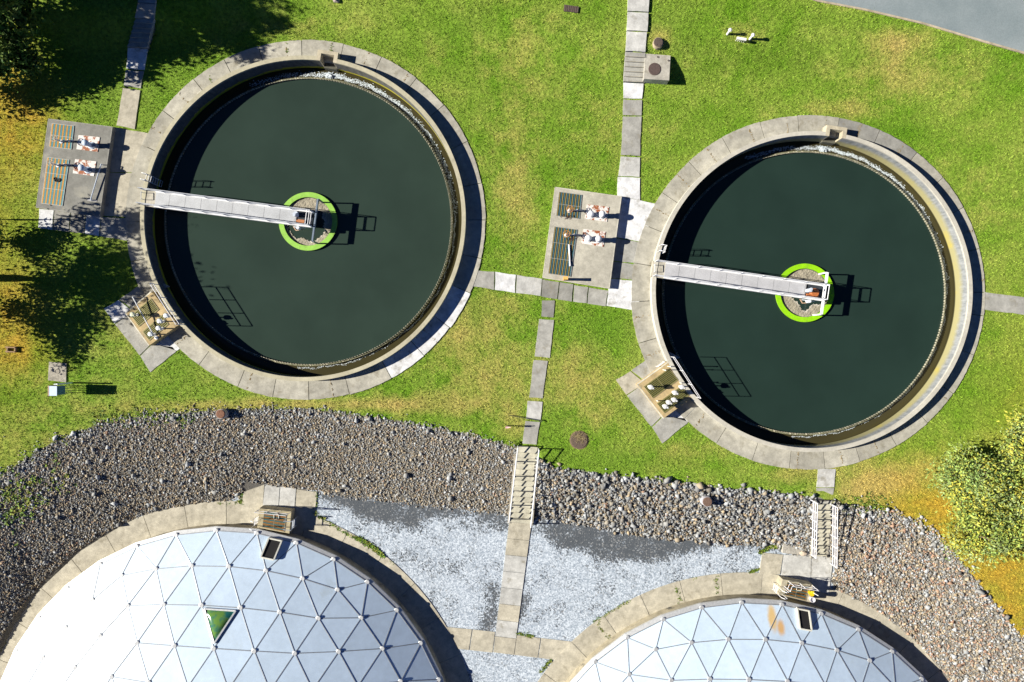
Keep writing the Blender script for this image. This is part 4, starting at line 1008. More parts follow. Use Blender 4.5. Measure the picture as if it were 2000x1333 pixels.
for di, d in enumerate(DOMES):
    V, T = dome_nodes(d); cx, cy = d['c']; Rr = d['r']
    root = thing('domed_tank', (cx, cy, PIT), DL[di], 'domed tank', 'aluminium domes in the gravel pit')
    zat = -1.0
    st = None
    if di == 1:
        a = P(1507, 1205, zat); b = P(1521, 1222, zat); st = [(a[0], a[1], .42, 1.0, (.62, .40, .10)), (b[0], b[1], .34, .62, (.60, .33, .07))]
    DM = dome_mat(st)
    sky_tri = None
    if di == 0:
        tgt = P(425, 1212, .6); best = min(range(len(T)), key=lambda i: (sum(V[q][0] for q in T[i]) / 3 - tgt[0]) ** 2 + (sum(V[q][1] for q in T[i]) / 3 - tgt[1]) ** 2); sky_tri = best
    # one roof mesh of flat panels, slightly different from panel to panel
    mb = MB()
    for i, t in enumerate(T):
        k = rnd.uniform(.93, 1.03); mb.color(.51 * k, .635 * k, .79 * k)  # blue of the sky's reflection is put into the panel colour
        n0 = Vector(V[t[1]]) - Vector(V[t[0]]); n1 = Vector(V[t[2]]) - Vector(V[t[0]])
        idx = t if n0.cross(n1).z > 0 else t[::-1]
        mb.add([V[q] for q in idx], [(0, 1, 2)])
    mb.build('roof', DM, root)
    # batten bars over the panel joints
    E_ = {tuple(sorted((a, b))) for t in T for a, b in zip(t, t[1:] + t[:1])}
    mb = MB(); mb.color(.33, .36, .40)
    for a, b in sorted(E_): mb.bar(Vector(V[a]) + Vector((0, 0, .008)), Vector(V[b]) + Vector((0, 0, .006)), .055, .024)
    mb.build('batten', GALV, root)
    # hub caps on every joint one can see
    for q, p in sorted(V.items()):
        ix = 1000 + p[0] * F / (H - p[2]); iy = 666.5 - p[1] * F / (H - p[2])
        if iy > 1420 or ix < -60: continue
        mb = MB(); mb.color(.62, .64, .66); mb.lathe((p[0], p[1], p[2] + .05), [(.16, -.08), (.16, -.016), (.13, -.004)], 14); mb.build('hub_cap', GALV, root)
    mb = MB(); mb.color(.60, .62, .64)
    per = [V[(7, i)] for i in range(36)]
    out = [(cx + (p[0] - cx) * (1 + .26 / Rr), cy + (p[1] - cy) * (1 + .26 / Rr), p[2] - .12) for p in per]
    low = [(p[0], p[1], p[2] - .14) for p in out]
    mb.add(per + out + low, [(i, 36 + i, 36 + (i + 1) % 36, (i + 1) % 36) for i in range(36)] + [(36 + i, 72 + i, 72 + (i + 1) % 36, 36 + (i + 1) % 36) for i in range(36)])
    mb.build('eave', GALV, root)
    mb = MB(); mb.color(.36, .325, .24); mb.ring((cx, cy), Rr - .3, Rr + .16, PIT - .3, -1.36, n=144)
    mb.color(.40, .39, .33)
    mb.build('wall', M('tank_concrete', .9, noises=((.7, .2), (2.2, .2), (14, .14)), stain=((.12, .115, .10), .9, .56, .66), spec=.2), root)
    # hatch
    hp = [P(x, y, -.86) for x, y in HATCH[di]]
    f = lambda p: p
    def zroof(x, y): 
        r = math.hypot(x - cx, y - cy); rise = 3.59 * Rr / 15.59; S = (Rr * Rr + rise * rise) / (2 * rise); return -1.2 + math.sqrt(S * S - r * r) - (S - rise)
    hp = [np.array([p[0], p[1], zroof(p[0], p[1]) + .16]) for p in hp]
    mb = MB(); mb.color(.012, .012, .014); mb.prism([tuple(p) for p in hp], dz=.30); h = mb.build('roof_hatch', DARK_VOID, root)  # black block painted as the shade inside the open hatch
    mb = MB(); mb.color(.60, .60, .54)
    for a, b in zip(hp, hp[1:] + hp[:1]): mb.bar((a[0], a[1], a[2] - .04), (b[0], b[1], b[2] - .04), .09, .22)
    mb.build('frame', METAL, h)
    if sky_tri is not None:
        q = [np.array(V[k]) for k in T[sky_tri]]; g = sum(q) / 3; q = [g + (p - g) * .80 + np.array([0, 0, .05]) for p in q]
        vs = []; fs = []; nn = 10; ids = {}
        for i in range(nn + 1):
            for j in range(nn + 1 - i):
                u, v = i / nn, j / nn; w = 1 - u - v; p = q[0] * u + q[1] * v + q[2] * w; b = (27 * u * v * w) ** .6 * .20
                ids[(i, j)] = len(vs); vs.append((p[0], p[1], p[2] + b))
        for i in range(nn):
            for j in range(nn - i):
                fs.append((ids[(i, j)], ids[(i + 1, j)], ids[(i, j + 1)]))
                if i + j < nn - 1: fs.append((ids[(i + 1, j)], ids[(i + 1, j + 1)], ids[(i, j + 1)]))
        sm, nt, nd, lk, bs = newmat('skylight_plastic')
        co = N(nt, 'ShaderNodeNewGeometry').outputs['Position']
        lk.new(mix(nt, maprange(nt, noise(nt, co, 1.3, 4), .42, .58, 0, 1), (.12, .24, .05), (.02, .13, .12)), bs.inputs['Base Color']); bs.inputs['Roughness'].default_value = .12
        mb = MB(); mb.add(vs, fs); skl = mb.build('skylight', sm, root, True)
        mb = MB(); mb.color(.66, .68, .70)
        for a, b in zip(q, q[1:] + q[:1]): mb.bar(a + np.array([0, 0, .02]), b + np.array([0, 0, .02]), .10, .10)
        mb.build('skylight_frame', GALV, root)

# ------------------------------------------------------------------ landings at the dome rims
ZP = WALK + .82
PL = [dict(c=[(507, 992.5), (569, 999), (565, 1042.5), (502, 1031)], lab='raised concrete landing with orange and teal grating at the dome with the skylight', handles=1),
      dict(c=[(1529, 1132), (1588, 1143), (1583, 1177), (1521, 1162)], lab='raised concrete landing with striped grating at the rust stained dome', handles=1)]
for pi, pl in enumerate(PL):
    q = quad(pl['c'], ZP); g = q(.5, .5)
    root = thing('access_landing', (g[0], g[1], WALK), pl['lab'], 'landing', 'landings at the dome rims')
    mb = MB(); mb.color(.40, .35, .23) if pi == 0 else mb.color(.36, .33, .25); mb.prism([tuple(q(*p)) for p in ((0, 0), (1, 0), (1, 1), (0, 1))], z0=PIT - .1); mb.build('body', CONC, root)
    v0 = .12
    mb = MB(); pts = [q(.16, v0), q(.86, v0), q(.84, .96), q(.16, .93)]
    pts2 = [pts[3], pts[0], pts[1], pts[2]]
    grating(mb, pts2, ZP, 15, [(.28, .14, .035), (.04, .13, .14), (.22, .12, .04)], 1, (.30, .28, .2)); mb.build('grating', GRATE, root)
    mb = MB(); mb.color(.62, .60, .50); p = q(.56, .32)
    for dx, dy, sx, sy in ((0, .16, .36, .04), (0, -.16, .36, .04), (-.16, 0, .04, .36), (.16, 0, .04, .36)): mb.box((p[0] + dx, p[1] + dy, ZP + .06), (sx, sy, .04))
    mb.build('hatch_frame', METAL, root)
    wh = (.72, .73, .77) if pi == 0 else (.80, .80, .84)
    lab = ('thin white guard rail along the landing at the skylight dome', 'bright white guard rail along the landing at the rust stained dome')[pi]
    fl = [q(.02, .04), q(.98, .04)]
    if pi == 1: fl = [q(.10, .40), q(.12, .06), q(.98, .04)]
    railing('guard_rail', fl, lab, 'railing', 'guard rails on the landings', (1.0, .55), (0, .34, .67, 1) if pi == 0 else (0, .25, .6, 1), wh, .019)
    # grab rails of the ladder that comes up at the outer end
    r = thing('access_ladder', q(-.06, .6), ('white access ladder with hooped grab rails on the skylight dome landing', 'white access ladder with hooped grab rails on the rust stained dome landing')[pi], 'ladder', 'ladders on the landings')
    for v in (.52, .92):
        a, b = q(-.09, v), q(.10, v)
        mb = MB(); mb.color(wh); mb.tube([(a[0], a[1], WALK), (a[0], a[1], ZP + .85), (.5 * (a[0] + b[0]), .5 * (a[1] + b[1]), ZP + 1.0), (b[0], b[1], ZP + .85), (b[0], b[1], ZP)], .02, 7); mb.build('grab_rail', METAL, r, True)
    a, b = q(-.09, .52), q(-.09, .92)
    for k in range(3):
        mb = MB(); mb.color(wh); z = WALK + .25 + k * .28; mb.bar((a[0], a[1], z), (b[0], b[1], z), .05, .03); mb.build('rung', METAL, r)
    if pi == 0:
        r = thing('access_ladder', q(1.06, .5), 'small dark shaded hooped ladder on the far end of the skylight dome landing', 'ladder', 'ladders on the landings')
        for v in (.36, .74):
            a, b = q(1.10, v), q(.88, v)
            mb = MB(); mb.color(.50, .55, .62); mb.tube([(a[0], a[1], WALK), (a[0], a[1], ZP + .5), (b[0], b[1], ZP + .62), (b[0], b[1], ZP)], .026, 7); mb.build('grab_rail', METAL, r, True)
        a, b = q(1.10, .36), q(1.10, .74)
        for k in range(3):
            mb = MB(); mb.color(.5, .55, .62); z = WALK + .4 + k * .3; mb.bar((a[0], a[1], z), (b[0], b[1], z), .05, .03); mb.build('rung', METAL, r)
# yellow bucket and wringer on the right landing
c = P(1585, 1160, ZP + .3)
o = thing('mop_bucket', (c[0], c[1], ZP), 'yellow mop bucket with a white lid at the end of the striped landing', 'bucket')
mb = MB(); mb.color(.72, .50, .01); mb.lathe((c[0], c[1], ZP), [(.12, 0), (.165, .32), (.175, .35)], 18); mb.build('body', METAL, o, True)
mb = MB(); mb.color(.70, .56, .03); mb.box((c[0] + .03, c[1] + .14, ZP + .40), (.16, .14, .10)); mb.color(.75, .75, .72); mb.tube([(c[0] + .02, c[1] + .13, ZP + .4), (c[0] + .34, c[1] - .04, ZP + .56)], .025, 8); mb.build('wringer', METAL, o)
c2 = P(1586, 1171, ZP + .2); o = thing('white_pail', (c2[0], c2[1], ZP), 'small white pail beside the yellow mop bucket', 'bucket')
mb = MB(); mb.color(.72, .71, .74); mb.lathe((c2[0], c2[1], ZP), [(.13, 0), (.18, .28), (.19, .30), (.16, .30), (.14, .2)], 16); mb.build('body', METAL, o, True)
mb = MB(); mb.color(.5, .5, .55); mb.torus((c2[0], c2[1], ZP + .33), .17, .012, 18, 5); mb.build('handle', METAL, o)

# ------------------------------------------------------------------ stair rails on the rock slope
def stair_rail(a, b, lab, rails, col, posts, over=0.0):
    railing('stair_rail', [a, b], lab, 'railing', 'rails along the stairs', rails, posts, col, .036)
def foot(px, py, h, zt):       # the rail's top is read off the photo; zt = height of its foot
    p = P(px, py, zt + h); return np.array([p[0], p[1], zt])
for (p0, p1, lab) in (((1011.5, 876), (994.5, 1021), 'grey pipe rail on the left edge of the stair between gravel yards'), ((1053, 881), (1037, 1031), 'grey pipe rail on the right edge of the stair between gravel yards')):
    stair_rail(foot(*p0, .92, 0.02), foot(*p1, .92, PIT + .2), lab, (.92, .48), (.66, .67, .69), [i / 5 for i in range(6)])
for (p0, p1, lab) in (((1597, 984), (1594, 1091), 'white triple rail on the left edge of the stair beside the rust stained dome'), ((1636, 992), (1635, 1110), 'white triple rail on the right edge of the stair beside the rust stained dome')):
    stair_rail(foot(*p0, .98, 0.02), foot(*p1, .98, PIT + .1), lab, (.98, .68, .38), (.66, .66, .70), [i / 6 for i in range(7)])
for k, (x0, y0, x1, y1) in enumerate(((1008, 873, 993, 1020), (1052, 875, 1039, 1024), (1588, 984, 1583, 1088), (1628, 984, 1622, 1092))):
    a, b = G(x0, y0), G(x1, y1)
    mb = MB(); mb.color(.36, .34, .29); mb.bar((a[0], a[1], -.16), (b[0], b[1], PIT + .0), .12, .34)
    tag(mb.build('stair_curb', CONC), ('low concrete curb on the left of the stair between gravel yards', 'low concrete curb on the right of the stair between gravel yards', 'low concrete curb on the left of the stair beside the rust stained dome', 'low concrete curb on the right of the stair beside the rust stained dome')[k], 'curb', 'curbs of the stairs')

# ------------------------------------------------------------------ things on the lawn and on the slope
def manhole(px, py, r, h, lab, rim=(.40, .33, .24), lid=(.105, .08, .07), tilt=0):
    p0 = G(px, py); p = P(px, py, p0[2] + h); z = float(ground(p[0], p[1]))
    o = thing('manhole', (p[0], p[1], z), lab, 'manhole', 'round manholes')
    mb = MB(); mb.color(rim); mb.lathe((p[0], p[1], z), [(r * 1.18, -.3), (r * 1.12, max(h, .02)), (r * .98, max(h, .02) + .002)], 28); mb.build('collar', CONC, o)
    mb = MB(); mb.color(lid); mb.lathe((p[0], p[1], z + h), [(r, -.02), (r, .035), (r * .93, .045), (.02, .05)], 28); l = mb.build('lid', IRON, o)
    mb = MB(); mb.color(tuple(x * 1.25 for x in lid))
    for k in range(6): a = k * math.pi / 3; mb.box((p[0] + r * .6 * math.cos(a), p[1] + r * .6 * math.sin(a), z + h + .052), (r * .35, .03, .01), rz=a)
    mb.build('lid_rib', IRON, l)
    return o
manhole(1286, 83, .29, .22, 'raised round manhole in a bare patch of grass beside the upper stairs')
manhole(1131, 860, .55, .03, 'wide flush manhole with straw on its lid in the lower lawn', rim=(.20, .15, .09), lid=(.13, .095, .075))
manhole(431, 809, .28, .52, 'round pipe stub with a rusty lid and pale rim where grass meets stones', rim=(.44, .40, .38), lid=(.19, .095, .06))
manhole(1381, 980, .30, .62, 'round tapering stub with a brown lid standing among the coarse stones', rim=(.42, .42, .46), lid=(.17, .11, .085))
# straw on the wide lid
c = G(1131, 855); mb = MB()
for k in range(130):
    mb.color(jit((.36, .29, .15), .3)); a = rnd.uniform(0, 3.14); mb.box((c[0] + rnd.gauss(0, .2), c[1] + rnd.gauss(.05, .16), c[2] + .10), (rnd.uniform(.06, .16), .015, .012), rz=a)
stuff(mb.build('straw', WOOD))
# junction box with a round lid
zb_ = G(1284, 132)[2] + .42
T = [P(x, y, zb_) for x, y in ((1260, 105), (1309.5, 109), (1307, 157.5), (1258, 154.5))]
m = sum(T) / 4; o = thing('junction_box', (m[0], m[1], zb_ - .42), 'square concrete box with a round brown lid beside the upper stairs', 'junction box')
mb = MB(); mb.color(.42, .405, .36); mb.prism([tuple(t) for t in T], dz=.9); mb.build('body', CONC, o)
c = P(1278.5, 135.5, zb_); mb = MB(); mb.color(.105, .075, .07); mb.lathe((c[0], c[1], zb_), [(.40, -.05), (.40, .02), (.37, .03)], 30); mb.build('lid', IRON, o)
for x, y in ((1285, 112), (1305.5, 119)):
    c = P(x, y, zb_); mb = MB(); mb.color(.1, .08, .07); mb.torus((c[0], c[1], zb_ + .02), .05, .014, 12, 5); mb.build('lifting_eye', IRON, o)
# iron drain grate in the grass at the top
pts = [G(*p) for p in ((1102, 11), (1130, 15), (1128, 26), (1101, 23))]; zz = max(p[2] for p in pts) + .05
o = thing('drain_grate', (pts[0][0], pts[0][1], zz), 'rectangular rusty iron drain grate set in the grass', 'drain')
mb = MB(); grating(mb, [(p[0], p[1]) + (zz,) for p in pts], zz, 8, [(.13, .095, .08), (.11, .085, .07)], 1, (.10, .08, .07)); mb.build('grate', IRON, o)
mb = MB(); mb.color(.12, .09, .075); mb.prism([(p[0], p[1], zz) for p in pts], dz=.3); mb.build('frame', IRON, o)
# white stub pipes and the little white rack
def vent(px, py, h, lab):
    p0 = G(px, py); p = P(px, py, p0[2] + h * .5); z = float(ground(p[0], p[1])); o = thing('vent_pipe', (p[0], p[1], z), lab, 'pipe', 'white vent pipes in the lawn')
    mb = MB(); mb.color(.80, .78, .74); mb.tube([(p[0], p[1], z - .1), (p[0], p[1], z + h)], .075, 12); mb.build('pipe', METAL, o, True)
    mb = MB(); mb.color(.84, .82, .80); mb.lathe((p[0], p[1], z + h), [(.11, -.06), (.12, .02), (.09, .06), (.03, .08)], 14); mb.build('cap', METAL, o, True)
vent(1423.5, 63, .60, 'white vent pipe standing left of the little white rack'); vent(1468, 72.5, .60, 'white vent pipe standing right of the little white rack')
p = G(1444, 84); z = float(ground(p[0], p[1])); o = thing('pipe_rack', (p[0], p[1], z), 'little white slatted rack in the lawn between two vent pipes', 'rack')
mb = MB(); mb.color(.80, .78, .76); mb.box((p[0], p[1] + .06, z + .42), (.60, .16, .10), rz=R(-10)); mb.build('top', METAL, o)
for k in range(5):
    x = p[0] - .25 + k * .125; y = p[1] + .06 - (k - 2) * .022
    mb = MB(); mb.color(.74, .71, .66); mb.tube([(x, y, z - .05), (x, y, z + .38)], .022, 6); mb.build('leg', METAL, o)
# control cabinet and the pad beside it
pad = [G(*q) for q in ((97, 707), (131, 710), (130, 747), (95, 743))]
o = thing('concrete_pad', pad[0], 'rough square concrete pad in the grass above the blue cabinet', 'pad')
mb = MB(); mb.color(.37, .35, .30); mb.prism([(q[0], q[1], .07) for q in pad], dz=.3); mb.build('slab', M('pad_concrete', .95, noises=((1.5, .2), (8, .25)), stain=((.22, .21, .18), 2.2, .55, .7), bump=(14, .5), spec=.2), o)
mb = MB(); mb.color(.30, .28, .24); mb.lathe(((pad[0][0] + pad[2][0]) / 2, (pad[0][1] + pad[2][1]) / 2 + .05, .07), [(.17, -.01), (.17, .02), (.14, .03), (.13, .012)], 20); mb.build('pipe_stub', CONC, o)
COVER.append([(q[0], q[1]) for q in pad])
zt = 1.62
a, b = P(94.5, 757, zt), P(120, 771, .75)
x0 = P(97, 764, zt)[0]; y1 = P(97, 755.5, zt)[1]; y0 = P(97, 772.5, zt)[1]; x1 = x0 + .42
o = thing('control_cabinet', ((x0 + x1) / 2, (y0 + y1) / 2, 0), 'blue grey steel control cabinet on thin legs beside the concrete pad', 'cabinet')
mb = MB(); mb.color(.05, .145, .23); mb.box(((x0 + x1) / 2, (y0 + y1) / 2, 1.18), (x1 - x0, y1 - y0, .82)); mb.build('body', METAL, o)
mb = MB(); mb.color(.46, .58, .74); mb.box(((x0 + x1) / 2, (y0 + y1) / 2, 1.605), (x1 - x0 + .06, y1 - y0 + .06, .03)); mb.build('top', METAL, o)
mb = MB(); mb.color(.50, .36, .28); mb.box((x0 - .10, (y0 + y1) / 2, 1.2), (.05, y1 - y0 + .1, .80)); mb.build('back_board', WOOD, o)
for k in range(4):
    yy = y0 + .05 + (y1 - y0 - .1) * k / 3
    mb = MB(); mb.color(.34, .28, .22); mb.bar((x1 - .06, yy, -.1), (x1 - .06, yy, .80), .04, .04); mb.build('leg', METAL, o)
mb = MB(); mb.color(.60, .66, .72); mb.tube([(x0 + .06, y1 + .12, 1.3), (x0 + .36, y1 + .14, 1.35)], .035, 8); mb.tube([(x0 + .36, y1 + .14, -.1), (x0 + .36, y1 + .14, 1.5)], .05, 8); mb.build('conduit', METAL, o)
# yard hydrant and the thin rods by the stair
p = G(991, 832); o = thing('yard_hydrant', (p[0], p[1], p[2]), 'thin post with a pinkish head in the grass left of the stone path', 'hydrant')
mb = MB(); mb.color(.30, .18, .16); mb.tube([(p[0], p[1], p[2] - .1), (p[0], p[1], p[2] + .78)], .035, 8); mb.build('stem', METAL, o)
mb = MB(); mb.color(.62, .38, .38); mb.box((p[0] - .02, p[1], p[2] + .82), (.20, .12, .14)); mb.bar((p[0], p[1], p[2] + .86), (p[0] + .22, p[1] + .02, p[2] + .94), .05, .05); mb.build('head', METAL, o)
a, b = G(994, 811), G(1056, 822); o = thing('steel_rod', (a[0], a[1], a[2]), 'thin dark rod lying across the stone path above the stair', 'rod')
mb = MB(); mb.color(.05, .05, .045); mb.tube([(a[0], a[1], a[2] + .16), (b[0], b[1], b[2] + .18)], .022, 6); mb.build('shaft', IRON, o)
mb = MB(); mb.color(.05, .05, .05); mb.box((b[0], b[1], b[2] + .17), (.22, .06, .05), rz=R(-25)); mb.build('tip', IRON, o)
# timber lying in the burnt grass, loose boulder, broken slab
p = G(25, 683); o = thing('timber_rack', (p[0], p[1], p[2]), 'short brown timber rack lying in the burnt orange grass', 'timber')
for dy in (-.14, .14):
    mb = MB(); mb.color(.30, .19, .11); mb.box((p[0], p[1] + dy, p[2] + .22), (.62, .07, .10), rz=R(-3)); mb.build('beam', WOOD, o)
for dx in (-.25, .25):
    mb = MB(); mb.color(.24, .16, .1); mb.box((p[0] + dx, p[1], p[2] + .08), (.07, .40, .18), rz=R(-3)); mb.build('foot', WOOD, o)
mb = MB(); rr = random.Random(3)
pts = [P(x, y, PIT + .25) for x, y in ((1530, 1060), (1556, 1052), (1584, 1060), (1583, 1086), (1528, 1080))]
mb.color(.36, .345, .31); mb.prism([(q[0], q[1], q[2] + .05) for q in pts], dz=.5)
tag(mb.build('broken_slab', M('broken_concrete', .95, noises=((1.2, .2), (7, .25)), bump=(8, .7, .05), spec=.2)), 'cracked old concrete slab beside the stair at the edge of the stones', 'slab')
COVER.append([(q[0], q[1]) for q in pts])
def boulder(px, py, s, c, lab, z=None):
    p = G(px, py) if z is None else P(px, py, z); mb = MB(); mb.color(c)
    v = IV * np.random.default_rng(int(px)).uniform(.75, 1.2, (12, 1)) * s * np.array([1.2, 1, .7]); mb.add(v + p + np.array([0, 0, s * .3]), IF); tag(mb.build('boulder', STONE), lab, 'stone', 'larger stones')
boulder(1568, 1081, .20, (.50, .42, .33), 'pale rounded stone resting on the cracked slab', PIT + .32); boulder(657, 0, .22, (.34, .29, .27), 'grey brown stone in the grass at the top edge')

# ------------------------------------------------------------------ weeds along the concrete
def weeds():
    spots = []
    def line(pts, n, s, z=None):
        pts = [(G(*p) if z is None else P(*p, z)) for p in pts]
        for _ in range(n):
            k = rnd.randrange(len(pts) - 1); t = rnd.random(); p = pts[k] * (1 - t) + pts[k + 1] * t; spots.append((p + np.array([rnd.gauss(0, .07), rnd.gauss(0, .05), 0]), s * rnd.uniform(.3, .85)))
    zz = PIT + .03
    line([(612, 1002), (640, 1020), (668, 1038), (690, 1050)], 110, .11, zz); line([(690, 1048), (715, 1060), (735, 1075), (750, 1088)], 240, .16, zz)
    line([(760, 1096), (768, 1104)], 16, .08, zz); line([(618, 962), (616, 985), (613, 1003)], 60, .10, zz); line([(470, 985), (472, 970), (474, 958)], 40, .12, zz)
    line([(1012, 1238), (1030, 1241), (1042, 1244)], 60, .10, zz); line([(1160, 1215), (1185, 1200), (1210, 1185), (1230, 1174)], 120, .09, zz); line([(1352, 1130), (1360, 1128)], 20, .08, zz); line([(1460, 1119), (1483, 1112)], 50, .10, zz)
    line([(1055, 1312), (1075, 1290)], 50, .11, zz); line([(1398, 1126), (1402, 1160)], 36, .07, WALK); line([(1320, 1144), (1328, 1176)], 30, .07, WALK); line([(1166, 1218), (1188, 1246)], 34, .07, WALK)
    line([(100, 1110), (140, 1075), (185, 1045), (230, 1020)], 110, .11, zz); line([(0, 1270), (15, 1235), (40, 1195)], 80, .13, zz); line([(1660, 1160), (1705, 1180), (1760, 1225)], 60, .09, zz); line([(1484, 1080), (1500, 1070), (1530, 1066)], 120, .14, zz)
    line([(420, 984), (455, 982), (470, 980)], 40, .1, zz)
    for _ in range(240):
        x = rnd.triangular(-20, 150, 20); y = 925 + (100 - x) * .55 + rnd.gauss(20, 26); spots.append((G(x, y), rnd.uniform(.07, .17)))
    for _ in range(160): spots.append((G(rnd.uniform(180, 380), 815 + rnd.gauss(0, 9)), rnd.uniform(.05, .13)))
    for _ in range(130):
        x = rnd.uniform(1640, 1740); spots.append((G(x, 985 + rnd.gauss(0, 10)), rnd.uniform(.06, .12)))
    for x, y in ((647, 95), (560, 97), (648, 103), (388, 200), (410, 158)):
        for _ in range(7): spots.append((P(x + rnd.gauss(0, 1.5), y + rnd.gauss(0, 7), .06), .05))
    V_, F_, C_ = [], [], []
    for p, s in spots:
        base = random.choice if False else None
        c0 = np.array(rnd.choice([(.12, .22, .02), (.18, .26, .03), (.25, .26, .05), (.10, .18, .04)]))
        for _ in range(9):
            a = rnd.uniform(0, 6.28); l = s * rnd.uniform(.5, 1.2); w = l * .3; h = s * rnd.uniform(.2, .9); q = p + np.array([rnd.gauss(0, s * .35), rnd.gauss(0, s * .35), .0])
            d = np.array([math.cos(a), math.sin(a), 0]); e = np.array([-d[1], d[0], 0]); n = len(V_)
            V_ += [q, q + d * l * .5 + e * w + np.array([0, 0, h]), q + d * l + np.array([0, 0, h * .8]), q + d * l * .5 - e * w + np.array([0, 0, h])]; F_.append((n, n + 1, n + 2, n + 3)); C_ += [c0 * rnd.uniform(.7, 1.3)] * 4
    stuff(np_mesh('weeds', LEAF, np.array(V_), np.array(F_), np.array(C_)))
weeds()
# straw-dry tufts in the slab joints
mb = MB()
for t in TANKS:
    for k in range(26):
        a = R(k * 13.1 + t['seed'] * 3 + rnd.uniform(-2, 2))
        if rnd.random() < .45: continue
        for _ in range(12):
            r = t['rim'] + rnd.random() * (t['ring'] - t['rim']); mb.color(jit((.30, .22, .10), .3)); p = (t['c'][0] + r * math.cos(a) + rnd.gauss(0, .03), t['c'][1] + r * math.sin(a) + rnd.gauss(0, .03), .075)
            mb.box(p, (rnd.uniform(.06, .14), .02, .012), rz=rnd.uniform(0, 3.1))
stuff(mb.build('dry_grass', WOOD))

# ------------------------------------------------------------------ trees
def tree(base, h, crown, n, cols, lab, limbs=9, leaf=.16, seed=0, tr=.16, group=None, lean=(0, 0), name='tree', dens=26):
    """crown: list of (dx, dy, z, rx, ry, rz) lobes relative to the base"""
    r = random.Random(seed); g = np.random.default_rng(seed)
    x, y, z = base; root = thing(name, (x, y, z), lab, 'tree', group)
    mb = MB(); mb.color(.16, .12, .085)
    k = 7; pts = [(x + lean[0] * i / k + r.gauss(0, .05) * (i > 0), y + lean[1] * i / k + r.gauss(0, .05) * (i > 0), z - .2 + (h * .92 + .2) * i / k) for i in range(k + 1)]
    mb.tube(pts, tr, 9, tr * .22); mb.build('trunk', BARK, root, True)
    ends = []
    lb = MB(); lb.color(.15, .115, .08)
    for (dx, dy, cz, rx, ry, rz) in crown:
        for j in range(limbs):
            t = min(.9, max(.12, (cz - rz * .6 + r.uniform(-.5, .6)) / h)); i = min(k - 1, int(t * k)); u = t * k - i
            s = np.array(pts[i]) * (1 - u) + np.array(pts[i + 1]) * u
            v = g.normal(size=3); v /= np.linalg.norm(v); e = np.array([x + dx, y + dy, z + cz]) + v * np.array([rx, ry, rz]) * r.uniform(.55, .98)
            m_ = (s + e) / 2 + np.array([r.gauss(0, .12), r.gauss(0, .12), r.uniform(0, .3)])
            lb.tube([s, m_, e], tr * .30, 5, .012)
            for _ in range(2):
                e2 = m_ + (e - m_) * r.uniform(.2, .7) + g.normal(size=3) * np.array([rx, ry, rz]) * .28; lb.tube([m_, e2], tr * .13, 4, .008); ends.append(e2)
            ends += [e, m_ * .35 + e * .65]
    lb.build('limb', BARK, root)
    ends = np.array(ends); per = max(1, n // len(ends))
    cl = np.repeat(ends, per, 0); N_ = len(cl)
    spread = np.repeat(g.uniform(.22, .50, len(ends)), per)[:, None] * np.array([1, 1, .6])
    pos = cl + g.normal(size=(N_, 3)) * spread
    pos[:, 2] = np.maximum(pos[:, 2], z + .25)
    q = g.normal(size=(N_, 4)); q /= np.linalg.norm(q, axis=1)[:, None]; w, a, b, c = q.T
    ux = np.stack([1 - 2 * (b * b + c * c), 2 * (a * b + c * w), 2 * (a * c - b * w)], 1); uy = np.stack([2 * (a * b - c * w), 1 - 2 * (a * a + c * c), 2 * (b * c + a * w)], 1)
    s = leaf * g.uniform(.5, 1.3, (N_, 1))
    v = np.stack([pos - ux * s, pos + uy * s * .45, pos + ux * s, pos - uy * s * .45], 1).reshape(-1, 3) - np.array([x, y, z])
    f = np.arange(len(v)).reshape(-1, 4)
    ct = np.array(cols)[g.integers(0, len(cols), len(ends))] * g.uniform(.75, 1.25, (len(ends), 1)); cc = np.repeat(np.repeat(ct, per, 0) * g.uniform(.7, 1.3, (N_, 1)), 4, 0)
    np_mesh('crown', LEAF, v, f, cc, root)
    return root
DKG = [(.035, .085, .012), (.055, .115, .016), (.085, .13, .022)]
YLG = [(.26, .35, .075), (.34, .38, .075), (.20, .30, .085), (.29, .37, .15), (.42, .40, .06)]
def gb(px, py): p = G(px, py); return (p[0], p[1], p[2])
TG = 'trees along the lawn edge'
tree(gb(45, 25), 8.6, [(.5, .2, 4.6, 2.5, 2.4, 2.3), (1.0, -1.2, 3.4, 2.0, 1.7, 1.7), (.4, 1.2, 6.3, 1.9, 1.8, 1.4), (1.2, 1.4, 3.4, 1.8, 1.6, 1.5)], 9000, DKG, 'tall dark green tree overhanging the top left corner of the lawn', 10, .18, 1, .2, TG)
tree(gb(70, 118), 6.2, [(-.1, .2, 3.7, 2.1, 2.0, 1.8), (-.7, -.7, 2.3, 1.7, 1.5, 1.2)], 5200, DKG, 'broad dark green tree standing between the tall one and the orange grass', 10, .17, 12, .16, TG)
tree(gb(-25, 172), 4.6, [(.2, .4, 2.7, 1.4, 1.4, 1.2), (-.3, -.5, 2.0, 1.2, 1.1, .9)], 3000, DKG, 'lowest of the dark green trees at the upper left, beside orange grass', 9, .15, 2, .14, TG)
tree(gb(-62, 62), 6.6, [(.1, .3, 4.3, 1.7, 1.9, 1.4), (.3, -.9, 3.4, 1.4, 1.4, 1.0)], 4200, DKG, 'dark tree cut by the left edge behind the broad one', 9, .17, 14, .14, TG)
tree(gb(-70, -70), 9.5, [(.3, 0, 6.2, 2.4, 2.3, 2.0), (.6, -1.6, 5.0, 1.8, 1.6, 1.4)], 4200, DKG, 'dark tree beyond the upper left corner whose shadow reaches the stairs', 9, .17, 3, .2, TG)
